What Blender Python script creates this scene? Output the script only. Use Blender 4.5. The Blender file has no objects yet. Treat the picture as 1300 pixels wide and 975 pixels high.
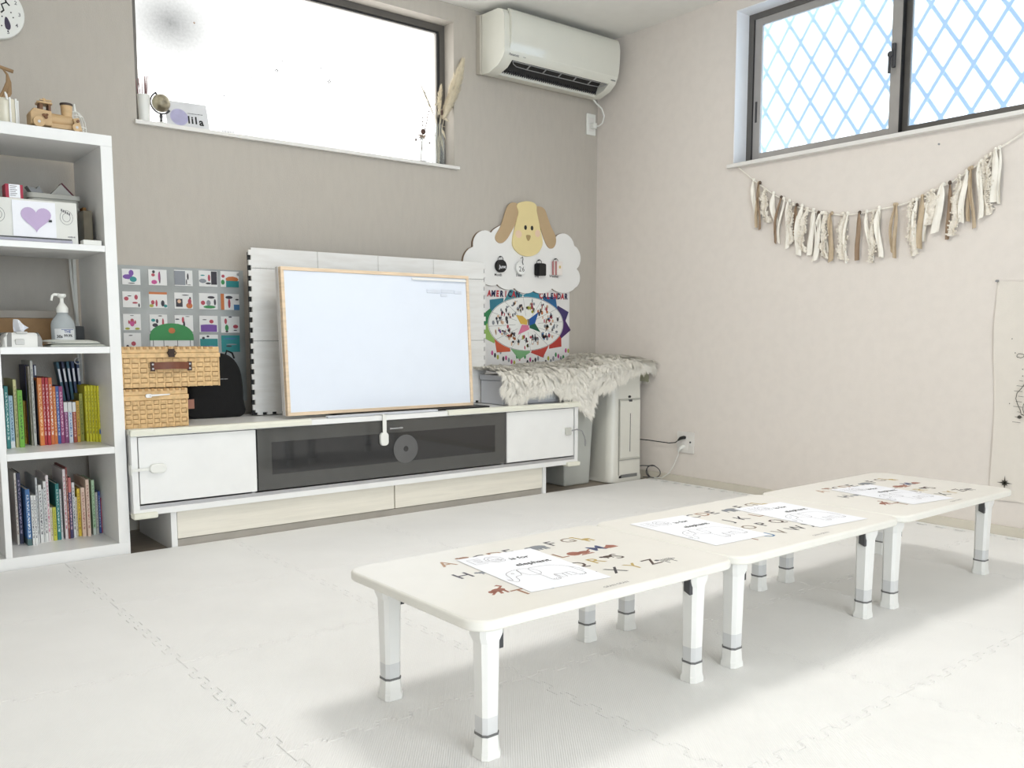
import bpy, math, random
from mathutils import Vector, Matrix
random.seed(7)
SC = bpy.context.scene
COL = SC.collection
PI = math.pi

# ------------------------------------------------------------------ camera
cam_d = bpy.data.cameras.new('camera'); cam = bpy.data.objects.new('camera', cam_d); COL.objects.link(cam)
cam_d.sensor_width = 36.0; cam_d.lens = 1120.62/1300*36; cam_d.shift_y = (546.27-487.5)/1300
cam_d.clip_start = 0.02; cam_d.clip_end = 60
cam.location = (-3.65694, -3.77382, 0.77535)
cam.rotation_mode = 'XYZ'
cam.rotation_euler = (PI/2-0.10456, 0.0007, -0.675947)
SC.camera = cam
# ------------------------------------------------------------------ exposure
SC.view_settings.view_transform = 'Standard'; SC.view_settings.look = 'None'
SC.view_settings.exposure = 1.24; SC.view_settings.gamma = 1.0
# ------------------------------------------------------------------ daylight outside
WORLD_STRENGTH = 2.8
WIN1_GLOW = 1.4
WIN2_GLOW = 0.58
LAMP_GLOW = 10.0
wd = bpy.data.worlds.new('daylight'); SC.world = wd; wd.use_nodes = True
nt = wd.node_tree; nt.nodes.clear()
wo = nt.nodes.new('ShaderNodeOutputWorld'); bg = nt.nodes.new('ShaderNodeBackground')
tc = nt.nodes.new('ShaderNodeTexCoord'); sx = nt.nodes.new('ShaderNodeSeparateXYZ'); cr = nt.nodes.new('ShaderNodeValToRGB')
nt.links.new(tc.outputs['Generated'], sx.inputs[0]); nt.links.new(sx.outputs['Z'], cr.inputs[0])
cr.color_ramp.elements[0].position = 0.0; cr.color_ramp.elements[0].color = (.72, .84, .95, 1)
cr.color_ramp.elements[1].position = 0.5; cr.color_ramp.elements[1].color = (1.0, .985, .955, 1)
nt.links.new(cr.outputs[0], bg.inputs[0]); bg.inputs[1].default_value = WORLD_STRENGTH
nt.links.new(bg.outputs[0], wo.inputs[0])
# light portal for the fill opening added behind the camera
pd = bpy.data.lights.new('fill_opening_portal', 'AREA'); pd.shape = 'RECTANGLE'; pd.size = 2.4; pd.size_y = 2.1
pd.cycles.is_portal = True
po = bpy.data.objects.new('fill_opening_portal', pd); COL.objects.link(po); po.location = (-2.9, -5.66, 1.08); po.rotation_euler = (PI/2, 0, PI)
po.rotation_euler = (-PI/2, 0, PI)

# ------------------------------------------------------------------ helpers
def lin(c):
    r = []
    for v in c[:3]:
        v = v/255.0
        r.append(v/12.92 if v <= .04045 else ((v+.055)/1.055)**2.4)
    return (*r, 1.0)
MATS = {}
def mat(name, col, rough=.55, var=.04, vscale=12, bump=0.0, bscale=200, metal=0, coat=0, stretch=None, col2=None, alpha=None, emit=None, trans=0, sss=0):
    if name in MATS: return MATS[name]
    m = bpy.data.materials.new(name); m.use_nodes = True; MATS[name] = m
    n = m.node_tree; b = n.nodes['Principled BSDF']
    b.inputs['Roughness'].default_value = rough; b.inputs['Metallic'].default_value = metal
    b.inputs['Coat Weight'].default_value = coat
    if trans: b.inputs['Transmission Weight'].default_value = trans; b.inputs['IOR'].default_value = 1.2
    t = n.nodes.new('ShaderNodeTexCoord'); mp = n.nodes.new('ShaderNodeMapping')
    n.links.new(t.outputs['Object'], mp.inputs[0])
    if stretch: mp.inputs['Scale'].default_value = stretch
    nz = n.nodes.new('ShaderNodeTexNoise'); nz.inputs['Scale'].default_value = vscale; nz.inputs['Detail'].default_value = 3
    n.links.new(mp.outputs[0], nz.inputs['Vector'])
    mx = n.nodes.new('ShaderNodeMix'); mx.data_type = 'RGBA'
    a = lin(col); k = 1-var*2.2
    bcol = lin(col2) if col2 else tuple(v*k for v in a[:3])+(1,)
    mx.inputs[6].default_value = bcol; mx.inputs[7].default_value = a
    rp = n.nodes.new('ShaderNodeValToRGB'); rp.color_ramp.elements[0].position = .35; rp.color_ramp.elements[1].position = .6
    n.links.new(nz.outputs['Fac'], rp.inputs[0]); n.links.new(rp.outputs[0], mx.inputs[0])
    n.links.new(mx.outputs[2], b.inputs['Base Color'])
    if bump:
        n2 = n.nodes.new('ShaderNodeTexNoise'); n2.inputs['Scale'].default_value = bscale; n2.inputs['Detail'].default_value = 2
        n.links.new(mp.outputs[0], n2.inputs['Vector'])
        bp = n.nodes.new('ShaderNodeBump'); bp.inputs['Strength'].default_value = bump; bp.inputs['Distance'].default_value = .002
        n.links.new(n2.outputs['Fac'], bp.inputs['Height']); n.links.new(bp.outputs[0], b.inputs['Normal'])
    if emit:
        b.inputs['Emission Color'].default_value = lin(col); b.inputs['Emission Strength'].default_value = emit
    return m

class MB:
    def __init__(s): s.v = []; s.f = []; s.m = []
    def add(s, vs, fs, m=0):
        o = len(s.v); s.v += [tuple(v) for v in vs]; s.f += [tuple(i+o for i in f) for f in fs]; s.m += [m]*len(fs); return s
    def box(s, x0, y0, z0, x1, y1, z1, m=0):
        x0, x1 = sorted((x0, x1)); y0, y1 = sorted((y0, y1)); z0, z1 = sorted((z0, z1))
        return s.add([(x0,y0,z0),(x1,y0,z0),(x1,y1,z0),(x0,y1,z0),(x0,y0,z1),(x1,y0,z1),(x1,y1,z1),(x0,y1,z1)],
                     [(0,3,2,1),(4,5,6,7),(0,1,5,4),(1,2,6,5),(2,3,7,6),(3,0,4,7)], m)
    def prism(s, poly, plane, a, b, m=0):
        # poly in the plane's two axes, extruded along the third from a to b
        def P(u, v, w): return {'xy':(u,v,w), 'xz':(u,w,v), 'yz':(w,u,v)}[plane]
        ar = sum(poly[i][0]*poly[(i+1)%len(poly)][1]-poly[(i+1)%len(poly)][0]*poly[i][1] for i in range(len(poly)))
        if ar < 0: poly = poly[::-1]
        if a > b: a, b = b, a
        n = len(poly)
        vs = [P(u, v, a) for u, v in poly]+[P(u, v, b) for u, v in poly]
        fs = [tuple(range(n-1, -1, -1)), tuple(range(n, 2*n))]+[(i, (i+1)%n, n+(i+1)%n, n+i) for i in range(n)]
        if plane == 'xz': fs = [f[::-1] for f in fs]
        return s.add(vs, fs, m)
    def ring(s, c, ax, r, n, sx=1, sy=1):
        ax = Vector(ax).normalized(); u = ax.orthogonal().normalized()
        if abs(ax.z) > .99: u = Vector((1, 0, 0))
        w = ax.cross(u)
        return [Vector(c)+u*(r*sx*math.cos(2*PI*i/n))+w*(r*sy*math.sin(2*PI*i/n)) for i in range(n)]
    def cyl(s, p0, p1, r0, r1=None, n=16, m=0, cap=True):
        if r1 is None: r1 = r0
        ax = Vector(p1)-Vector(p0)
        a = s.ring(p0, ax, r0, n); b = s.ring(p1, ax, r1, n)
        fs = [(i, (i+1)%n, n+(i+1)%n, n+i) for i in range(n)]
        if cap: fs += [tuple(range(n-1, -1, -1)), tuple(range(n, 2*n))]
        return s.add(a+b, fs, m)
    def tube(s, pts, r, n=8, m=0, closed=False):
        pts = [Vector(p) for p in pts]; N = len(pts); vs = []; fs = []
        up = None
        for i, p in enumerate(pts):
            if closed: t = (pts[(i+1)%N]-pts[i-1]).normalized()
            else: t = (pts[min(i+1, N-1)]-pts[max(i-1, 0)]).normalized()
            if up is None: up = t.orthogonal().normalized()
            u = (up-t*up.dot(t)); u = u.normalized() if u.length > 1e-6 else t.orthogonal().normalized()
            up = u; w = t.cross(u); rr = r[i] if isinstance(r, (list, tuple)) else r
            vs += [p+u*rr*math.cos(2*PI*k/n)+w*rr*math.sin(2*PI*k/n) for k in range(n)]
        for i in range(N if closed else N-1):
            j = (i+1)%N
            fs += [(i*n+k, i*n+(k+1)%n, j*n+(k+1)%n, j*n+k) for k in range(n)]
        if not closed: fs += [tuple(range(n-1, -1, -1)), tuple((N-1)*n+k for k in range(n))]
        return s.add(vs, fs, m)
    def lathe(s, c, prof, n=24, m=0, sx=1, sy=1):
        vs = []; N = len(prof)
        for r, z in prof: vs += [(c[0]+r*sx*math.cos(2*PI*k/n), c[1]+r*sy*math.sin(2*PI*k/n), c[2]+z) for k in range(n)]
        fs = [(i*n+k, i*n+(k+1)%n, (i+1)*n+(k+1)%n, (i+1)*n+k) for i in range(N-1) for k in range(n)]
        fs += [tuple(range(n-1, -1, -1)), tuple((N-1)*n+k for k in range(n))]
        return s.add(vs, fs, m)
    def grid(s, fn, nu, nv, m=0, flip=False):
        vs = [fn(i/nu, j/nv) for j in range(nv+1) for i in range(nu+1)]
        fs = [(j*(nu+1)+i, j*(nu+1)+i+1, (j+1)*(nu+1)+i+1, (j+1)*(nu+1)+i) for j in range(nv) for i in range(nu)]
        if flip: fs = [f[::-1] for f in fs]
        return s.add(vs, fs, m)
    def ell(s, c, rx, ry, rz, n=16, m=0):
        k = n//2
        prof = [(math.sin(PI*(i+.02)/(k+.04)), -math.cos(PI*(i+.02)/(k+.04))) for i in range(k+1)]
        vs = []
        for r, z in prof: vs += [(c[0]+r*rx*math.cos(2*PI*q/n), c[1]+r*ry*math.sin(2*PI*q/n), c[2]+z*rz) for q in range(n)]
        fs = [(i*n+q, i*n+(q+1)%n, (i+1)*n+(q+1)%n, (i+1)*n+q) for i in range(k) for q in range(n)]
        fs += [tuple(range(n-1, -1, -1)), tuple(k*n+q for q in range(n))]
        return s.add(vs, fs, m)

OFF = {}
def tag(o, label=None, cat=None, group=None, kind=None):
    if label: o['label'] = label
    if cat: o['category'] = cat
    if group: o['group'] = group
    if kind: o['kind'] = kind
    return o
def thing(name, label, cat, loc=(0,0,0), group=None):
    o = bpy.data.objects.new(name, None); o.empty_display_size = .05; COL.objects.link(o); o.location = loc
    OFF[o.name] = Vector(loc); tag(o, label, cat, group); return o
def build(name, mb, mats, parent=None, bevel=0, smooth=False, seg=2, kind=None, label=None, loc=None, angle=40):
    off = OFF[parent.name] if parent else (Vector(loc) if loc else Vector((0,0,0)))
    me = bpy.data.meshes.new(name)
    me.from_pydata([(v[0]-off.x, v[1]-off.y, v[2]-off.z) for v in mb.v], [], mb.f)
    if not isinstance(mats, (list, tuple)): mats = [mats]
    for m in mats: me.materials.append(m)
    if len(mats) > 1: me.polygons.foreach_set('material_index', mb.m)
    me.update()
    if smooth or bevel:
        me.polygons.foreach_set('use_smooth', [True]*len(me.polygons)); me.set_sharp_from_angle(angle=math.radians(angle))
    o = bpy.data.objects.new(name, me); COL.objects.link(o)
    if parent: o.parent = parent
    elif loc: o.location = loc
    OFF[o.name] = off
    if bevel:
        b = o.modifiers.new('bevel', 'BEVEL'); b.width = bevel; b.segments = seg; b.limit_method = 'ANGLE'; b.angle_limit = math.radians(35)
        b.harden_normals = True
    if kind: o['kind'] = kind
    if label: o['label'] = label
    return o
def struct(name, mb, mats, **k):
    return build(name, mb, mats, kind='structure', **k)
def copy_tree(o, parent=None):
    c = o.copy(); COL.objects.link(c)
    if parent: c.parent = parent
    OFF[c.name] = OFF[o.name].copy()
    for ch in list(o.children): copy_tree(ch, c)
    return c
def marks(mb, n, w, h, org, ux, uy, m=0):
    # illegible small print: a row of uneven marks
    org = Vector(org); ux = Vector(ux); uy = Vector(uy)
    for k in range(n):
        x0 = -w/2+w*k/n; x1 = x0+w/n*.68; a = h*(.5+.3*((k*7) % 3)/2)
        mb.add([org+ux*x0-uy*a*.5, org+ux*x1-uy*a*.5, org+ux*x1+uy*a*.5, org+ux*x0+uy*a*.5], [(0,1,2,3)], m)
_textcache = {}
def text_mesh(txt, size, bold=0.0):
    k = (txt, size, bold)
    if k in _textcache: return _textcache[k]
    cu = bpy.data.curves.new('t', 'FONT'); cu.body = txt; cu.size = size; cu.offset = bold; cu.align_x = 'CENTER'; cu.align_y = 'CENTER'
    cu.resolution_u = 2
    ob = bpy.data.objects.new('t', cu); COL.objects.link(ob)
    dg = bpy.context.evaluated_depsgraph_get(); me = bpy.data.meshes.new_from_object(ob.evaluated_get(dg))
    r = ([tuple(v.co) for v in me.vertices], [tuple(p.vertices) for p in me.polygons])
    bpy.data.objects.remove(ob); bpy.data.curves.remove(cu); bpy.data.meshes.remove(me)
    _textcache[k] = r; return r
def put_text(mb, txt, size, org, ux, uy, bold=0.0, m=0, sx=1.0):
    vs, fs = text_mesh(txt, size, bold); org = Vector(org); ux = Vector(ux); uy = Vector(uy)
    mb.add([org+ux*(v[0]*sx)+uy*v[1] for v in vs], fs, m)
def smooth_loop(pts, k=4):
    # closed Catmull-Rom through the points
    n = len(pts); r = []
    for i in range(n):
        p0, p1, p2, p3 = pts[i-1], pts[i], pts[(i+1)%n], pts[(i+2)%n]
        for j in range(k):
            t = j/k
            r.append(tuple(.5*((2*p1[a])+(-p0[a]+p2[a])*t+(2*p0[a]-5*p1[a]+4*p2[a]-p3[a])*t*t+(-p0[a]+3*p1[a]-3*p2[a]+p3[a])*t**3) for a in (0, 1)))
    return r
def ellipse(cx, cy, rx, ry, n=16, a0=0, a1=2*PI):
    return [(cx+rx*math.cos(a0+(a1-a0)*i/n), cy+ry*math.sin(a0+(a1-a0)*i/n)) for i in range(n)]
def rrect(x0, y0, x1, y1, r, n=6):
    p = []
    for cx, cy, a in ((x1-r, y1-r, 0), (x0+r, y1-r, PI/2), (x0+r, y0+r, PI), (x1-r, y0+r, 1.5*PI)):
        p += [(cx+r*math.cos(a+PI/2*i/n), cy+r*math.sin(a+PI/2*i/n)) for i in range(n+1)]
    return p
def line_strip(mb, pts, w, fn, m=0, closed=False):
    # flat ribbon along 2-D points; fn maps (u, v) to a 3-D point
    P = [Vector((p[0], p[1])) for p in pts]; N = len(P); L = []; R_ = []
    for i in range(N):
        a = P[i-1] if (closed or i > 0) else P[i]; b = P[(i+1) % N] if (closed or i < N-1) else P[i]
        t = (b-a); t = t.normalized() if t.length > 1e-9 else Vector((1, 0)); nn = Vector((-t.y, t.x))*(w/2)
        L.append(P[i]+nn); R_.append(P[i]-nn)
    vs = [fn(p.x, p.y) for p in L]+[fn(p.x, p.y) for p in R_]
    fs = [(N+i, N+(i+1) % N, (i+1) % N, i) for i in range(N if closed else N-1)]
    mb.add(vs, fs, m)

# ------------------------------------------------------------------ materials
WALLG = mat('taupe_linen_wallpaper', (190,183,173), .85, .015, 40, .5, 420, stretch=(1,1,.25))
WALLR = mat('warm_white_wallpaper', (229,221,213), .85, .012, 20, .35, 500)
CEIL = mat('white_ceiling', (236,234,228), .9, .01)
WHITE = mat('white_melamine', (240,240,238), .35, .01, coat=.1)
WHITE2 = mat('satin_white_plastic', (236,236,230), .4, .01)
CREAM = mat('cream_plastic', (226,223,208), .45, .015)
CREAMW = mat('pale_cream_wood_panel', (236,231,218), .4, .03, 8, stretch=(.6,1,10))
TRIM = mat('white_trim', (232,229,224), .5, .01)
BASEB = mat('baseboard_cream', (214,207,192), .5, .02)
ALU = mat('brushed_aluminium', (188,188,190), .35, .03, metal=.6)
FRAME = mat('grey_aluminium_window_frame', (104,101,97), .4, .03, metal=.35)
FRAMEL = mat('light_grey_window_sash', (170,166,162), .4, .03, metal=.3)
FRAMED = mat('dark_window_gasket', (52,52,54), .5, .03)
BLACK = mat('black_plastic', (22,22,23), .45, .05)
BLACKF = mat('black_fabric', (14,14,15), .9, .1, 60, .3)
DKGREY = mat('dark_grey_plastic', (70,70,72), .5, .04)
GREYP = mat('grey_plastic', (150,150,150), .5, .03)
GUARD = mat('cream_edge_guard', (232,231,216), .6, .01)
DGLASS = mat('dark_grey_glass', (74,74,72), .08, .02, coat=.6)
DGLASS2 = mat('black_tinted_glass', (36,36,38), .06, .05, coat=.6)
WOODL = mat('light_pine', (236,212,182), .5, .06, 10, .1, 80, stretch=(1,1,8))
WOODT = mat('toy_beech_wood', (204,172,128), .5, .07, 14, stretch=(1,4,4))
WOODD = mat('driftwood', (160,130,94), .7, .12, 20)
CHIP = mat('dark_brown_cap', (52,40,36), .5, .05)
WBOARD = mat('whiteboard_enamel', (232,239,250), .18, .005, coat=.4)
PAPER = mat('white_paper', (244,245,250), .8, .01)
INK = mat('black_ink', (34,32,34), .7, .1)
INKG = mat('grey_ink', (120,118,120), .7, .1)
GLASSC = mat('clear_glass', (240,243,243), .03, 0, trans=.95)
# measured positions
BOOKS_UP = [(-3.1359, 0.0109, -0.318, 0.212, 'white_cover'), (-3.1187, 0.0111, -0.292, 0.218, 'teal_cover'), (-3.1023, 0.0126, -0.264, 0.183, 'pale_blue'), (-3.0862, 0.0113, -0.265, 0.24, 'cream_yellow'), (-3.0763, 0.0149, -0.277, 0.202, 'bright_green'), (-3.039, 0.0084, -0.16, 0.156, 'bright_yellow'), (-3.0355, 0.0113, -0.191, 0.158, 'orange'), (-3.0322, 0.008, -0.237, 0.284, 'beige_grey'), (-3.0256, 0.008, -0.246, 0.304, 'light_grey'), (-3.0104, 0.0044, -0.241, 0.233, 'black_cover'), (-3.0088, 0.0139, -0.26, 0.243, 'orange'), (-2.9933, 0.0099, -0.255, 0.243, 'red'), (-2.9841, 0.0096, -0.263, 0.243, 'red'), (-2.9704, 0.0111, -0.248, 0.242, 'orange_white'), (-2.9571, 0.0093, -0.241, 0.21, 'orange'), (-2.9468, 0.0097, -0.24, 0.21, 'blue'), (-2.9346, 0.0121, -0.232, 0.209, 'magenta'), (-2.9197, 0.0122, -0.227, 0.15, 'white_purple'), (-2.9061, 0.0126, -0.229, 0.15, 'white_blue'), (-2.8917, 0.0111, -0.231, 0.149, 'white_red'), (-2.8787, 0.0108, -0.228, 0.153, 'mustard'), (-2.8626, 0.0117, -0.209, 0.178, 'olive'), (-2.8473, 0.0098, -0.23, 0.208, 'lemon'), (-2.8394, 0.0098, -0.241, 0.209, 'lemon'), (-2.8315, 0.0102, -0.252, 0.209, 'lemon'), (-2.8232, 0.0102, -0.264, 0.209, 'lemon'), (-2.8159, 0.0102, -0.279, 0.209, 'lemon_blue')]
BOOKS_LOW = [(-3.1266, 0.0075, -0.264, 0.192, 'white_pink'), (-3.0979, 0.0125, -0.16, 0.218, 'vermilion'), (-3.0982, 0.0061, -0.251, 0.259, 'white_brown'), (-3.0893, 0.0115, -0.246, 0.257, 'navy'), (-3.0732, 0.0138, -0.295, 0.203, 'sky_blue'), (-3.0579, 0.0077, -0.3, 0.181, 'white_cover'), (-3.0494, 0.0077, -0.302, 0.18, 'white_cover'), (-3.0365, 0.0058, -0.277, 0.239, 'grey_white'), (-3.0274, 0.0106, -0.272, 0.211, 'white_cover'), (-3.0162, 0.0031, -0.274, 0.195, 'grey_white'), (-3.0105, 0.0087, -0.269, 0.222, 'white_cover'), (-3.0006, 0.0079, -0.267, 0.243, 'white_pink'), (-2.9901, 0.0072, -0.258, 0.123, 'cream'), (-2.9832, 0.0112, -0.264, 0.123, 'lime'), (-2.97, 0.0116, -0.262, 0.208, 'teal_cover'), (-2.9566, 0.006, -0.258, 0.186, 'grey_white'), (-2.9429, 0.0093, -0.259, 0.258, 'white_pink'), (-2.9338, 0.0057, -0.263, 0.265, 'brown_red'), (-2.9265, 0.0094, -0.262, 0.226, 'navy_pink'), (-2.9137, 0.009, -0.254, 0.206, 'white_cover'), (-2.9009, 0.005, -0.241, 0.148, 'cream'), (-2.8943, 0.0099, -0.241, 0.179, 'bright_yellow'), (-2.8837, 0.0129, -0.255, 0.184, 'beige_pink'), (-2.8686, 0.0108, -0.267, 0.214, 'beige_pink'), (-2.8468, 0.0101, -0.254, 0.208, 'pale_green'), (-2.8342, 0.0076, -0.251, 0.16, 'light_grey'), (-2.8209, 0.0077, -0.235, 0.159, 'blue'), (-2.8121, 0.006, -0.234, 0.135, 'red')]
GARLAND = [(-1.099, 1.53, -1.119, 1.308, 0.022, 'w'), (-1.128, 1.512, -1.126, 1.303, 0.0157, 't'), (-1.134, 1.512, -1.142, 1.291, 0.0112, 'b'), (-1.163, 1.478, -1.178, 1.321, 0.0307, 'l'), (-1.213, 1.454, -1.233, 1.303, 0.0271, 'w'), (-1.256, 1.429, -1.23, 1.221, 0.0133, 'b'), (-1.27, 1.422, -1.248, 1.22, 0.012, 'w'), (-1.301, 1.408, -1.297, 1.191, 0.0236, 'w'), (-1.322, 1.389, -1.317, 1.209, 0.0199, 'l'), (-1.342, 1.384, -1.331, 1.233, 0.0198, 'b'), (-1.368, 1.378, -1.354, 1.156, 0.0317, 'w'), (-1.395, 1.361, -1.382, 1.169, 0.0257, 'l'), (-1.429, 1.352, -1.42, 1.152, 0.0281, 'w'), (-1.456, 1.337, -1.473, 1.158, 0.01, 'd'), (-1.471, 1.333, -1.449, 1.125, 0.0279, 'w'), (-1.482, 1.333, -1.503, 1.16, 0.0218, 'w'), (-1.493, 1.329, -1.494, 1.132, 0.0246, 'l'), (-1.523, 1.327, -1.529, 1.115, 0.0238, 't'), (-1.577, 1.319, -1.588, 1.116, 0.0369, 'l'), (-1.6, 1.319, -1.597, 1.105, 0.0132, 'w'), (-1.657, 1.315, -1.661, 1.111, 0.0216, 'b'), (-1.69, 1.316, -1.72, 1.107, 0.0176, 'w'), (-1.721, 1.311, -1.728, 1.097, 0.02, 'l'), (-1.745, 1.315, -1.762, 1.118, 0.0246, 'w'), (-1.747, 1.326, -1.76, 1.117, 0.0211, 'w'), (-1.815, 1.331, -1.808, 1.135, 0.0129, 't'), (-1.824, 1.33, -1.832, 1.109, 0.016, 't'), (-1.893, 1.34, -1.901, 1.113, 0.0279, 'l'), (-1.909, 1.341, -1.915, 1.142, 0.0185, 'w'), (-1.933, 1.351, -1.937, 1.14, 0.0232, 't'), (-1.954, 1.357, -1.948, 1.169, 0.0182, 'w'), (-1.974, 1.368, -1.981, 1.236, 0.0476, 'l'), (-2.017, 1.388, -1.997, 1.2, 0.0326, 'w'), (-2.043, 1.391, -2.046, 1.169, 0.0152, 'b'), (-2.08, 1.411, -2.068, 1.182, 0.0288, 'l'), (-2.107, 1.427, -2.1, 1.23, 0.0227, 'w'), (-2.117, 1.435, -2.125, 1.233, 0.0141, 't'), (-2.126, 1.438, -2.144, 1.203, 0.014, 't'), (-2.161, 1.458, -2.172, 1.24, 0.0193, 'w'), (-2.179, 1.472, -2.188, 1.249, 0.03, 'l'), (-2.195, 1.478, -2.203, 1.27, 0.0109, 'l'), (-2.213, 1.494, -2.221, 1.295, 0.0242, 'w'), (-2.226, 1.499, -2.237, 1.288, 0.0134, 'w')]
GCORD = [(-0.9775, 1.6265), (-1.0965, 1.5308), (-1.2106, 1.4496), (-1.3027, 1.3987), (-1.3666, 1.3663), (-1.4571, 1.3352), (-1.575, 1.3157), (-1.6577, 1.3137), (-1.7408, 1.3213), (-1.8179, 1.3258), (-1.8954, 1.3395), (-1.9728, 1.3713), (-2.0448, 1.3931), (-2.1197, 1.4316), (-2.1804, 1.4677), (-2.2196, 1.4972), (-2.3101, 1.5431)]
CLOUD = [(-0.899, 1.2456), (-0.7809, 1.3252), (-0.5979, 1.3826), (-0.3304, 1.3301), (-0.1863, 1.2954), (-0.1664, 1.1659), (-0.1784, 1.0583), (-0.3523, 1.0493), (-0.4884, 1.0316), (-0.6238, 1.0421), (-0.7408, 1.0587), (-0.8493, 1.0759), (-0.931, 1.0917)]
HEAD = [(-0.5785, 1.5021), (-0.5395, 1.5096), (-0.4961, 1.5058), (-0.4749, 1.4899), (-0.4735, 1.4621), (-0.4614, 1.4183), (-0.4464, 1.3643), (-0.43, 1.2951), (-0.4528, 1.2483), (-0.4889, 1.2251), (-0.5326, 1.2156), (-0.5784, 1.219), (-0.6173, 1.2385), (-0.6417, 1.2666), (-0.6416, 1.3058), (-0.6288, 1.3557), (-0.6134, 1.4059), (-0.6018, 1.4461), (-0.6133, 1.4744), (-0.6043, 1.4919)]
EARL = [(-0.6618, 1.4846), (-0.63, 1.4944), (-0.6031, 1.4851), (-0.5992, 1.4463), (-0.6211, 1.3857), (-0.6518, 1.3345), (-0.6849, 1.2931), (-0.7189, 1.2743), (-0.7501, 1.2839), (-0.7562, 1.3105), (-0.7274, 1.3532), (-0.7061, 1.3984), (-0.6846, 1.4535)]
EARR = [(-0.4762, 1.4818), (-0.4469, 1.4894), (-0.4132, 1.4774), (-0.3927, 1.4389), (-0.3679, 1.3904), (-0.3346, 1.3421), (-0.3302, 1.3016), (-0.3508, 1.2717), (-0.3851, 1.2726), (-0.4152, 1.3112), (-0.4424, 1.3697), (-0.4667, 1.4228)]
SHEEPP = [(-0.5537, 1.3683), (-0.5078, 1.3688), (-0.534, 1.3162), (-0.6082, 1.3298), (-0.4638, 1.343), (-0.7255, 1.1541), (-0.5888, 1.1509), (-0.4552, 1.1502), (-0.3336, 1.1631), (-0.7357, 1.1078), (-0.594, 1.1119), (-0.4658, 1.1134), (-0.3402, 1.1166)]
CALP = [(-0.799, 1.0517), (-0.2192, 1.0362), (-0.2166, 0.7149), (-0.5292, 0.8503), (-0.2601, 0.8573), (-0.5294, 0.9979), (-0.7831, 0.9929), (-0.2301, 0.9948)]
TAP = [(-2.2459, 0.9924), (-2.2591, 0.1403), (-2.3878, 0.1308), (-2.3291, 0.2095), (-2.3168, 0.8001), (-2.3094, 0.7276), (-2.3556, 0.5591), (-2.3336, 0.5976)]
CARDS = [[(-2.6364, 1.0512), (-2.5665, 0.9887)], [(-2.5343, 1.0536), (-2.4616, 0.9899)], [(-2.4315, 1.0559), (-2.3559, 0.9911)], [(-2.3292, 1.0581), (-2.2508, 0.9922)], [(-2.2367, 1.0598), (-2.1557, 0.9929)], [(-2.6381, 0.9616), (-2.5692, 0.8976)], [(-2.5358, 0.9624), (-2.4641, 0.8973)], [(-2.4339, 0.9631), (-2.3582, 0.8968)], [(-2.3314, 0.9637), (-2.2529, 0.8962)], [(-2.2388, 0.9639), (-2.1576, 0.8954)], [(-2.6397, 0.8716), (-2.5719, 0.8062)], [(-2.5372, 0.8708), (-2.4666, 0.8042)], [(-2.4364, 0.8698), (-2.3605, 0.802)], [(-2.3337, 0.8688), (-2.255, 0.7998)], [(-2.2409, 0.8675), (-2.1595, 0.7974)], [(-2.6407, 0.7956), (-2.574, 0.7291)], [(-2.538, 0.7934), (-2.4686, 0.7256)], [(-2.4382, 0.7911), (-2.3623, 0.722)], [(-2.3354, 0.7887), (-2.2566, 0.7183)], [(-2.2425, 0.7862), (-2.161, 0.7147)]]
FLAKES = [(-1.9941, 2.1049, 0.024), (-1.6461, 1.9683, 0.022), (-1.9064, 1.9705, 0.02), (-1.8788, 2.0165, 0.006), (-2.0253, 1.9188, 0.005), (-2.1523, 1.8208, 0.006), (-1.5319, 2.1139, 0.014), (-2.0826, 2.0177, 0.005), (-2.2707, 2.099, 0.009), (-1.4809, 1.9354, 0.007), (-1.689, 2.0206, 0.008), (-1.5993, 1.8799, 0.005)]
# ------------------------------------------------------------------ the room
H = 2.43; XL = -4.9; YB = -5.6
def wall_with_hole(plane, u0, u1, z0, z1, hole, a, b):
    mb = MB(); hu0, hu1, hz0, hz1 = hole
    for (p, q, r, s_) in ((u0, hu0, z0, z1), (hu1, u1, z0, z1), (hu0, hu1, z0, hz0), (hu0, hu1, hz1, z1)):
        if plane == 'x': mb.box(p, a, r, q, b, s_)
        else: mb.box(a, p, r, b, q, s_)
    return mb
W1 = (-2.55, -1.005, 1.63, 2.346)
W2 = (-2.57, -.968, 1.625, 2.352)
struct('wall_back', wall_with_hole('x', XL-.12, 0, -.02, H, W1, 0, .14), WALLG)
struct('wall_right', wall_with_hole('y', YB, .14, -.02, H, W2, 0, .14), WALLR)
struct('wall_left', MB().box(XL-.12, YB, -.02, XL, 0, H), WALLR)
struct('wall_front', wall_with_hole('x', XL-.12, .14, -.02, H, (-4.1, -1.7, .03, 2.13), YB-.12, YB), WALLR)
struct('ceiling', MB().box(XL-.12, YB-.12, H, .14, .14, H+.1), CEIL)
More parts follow.
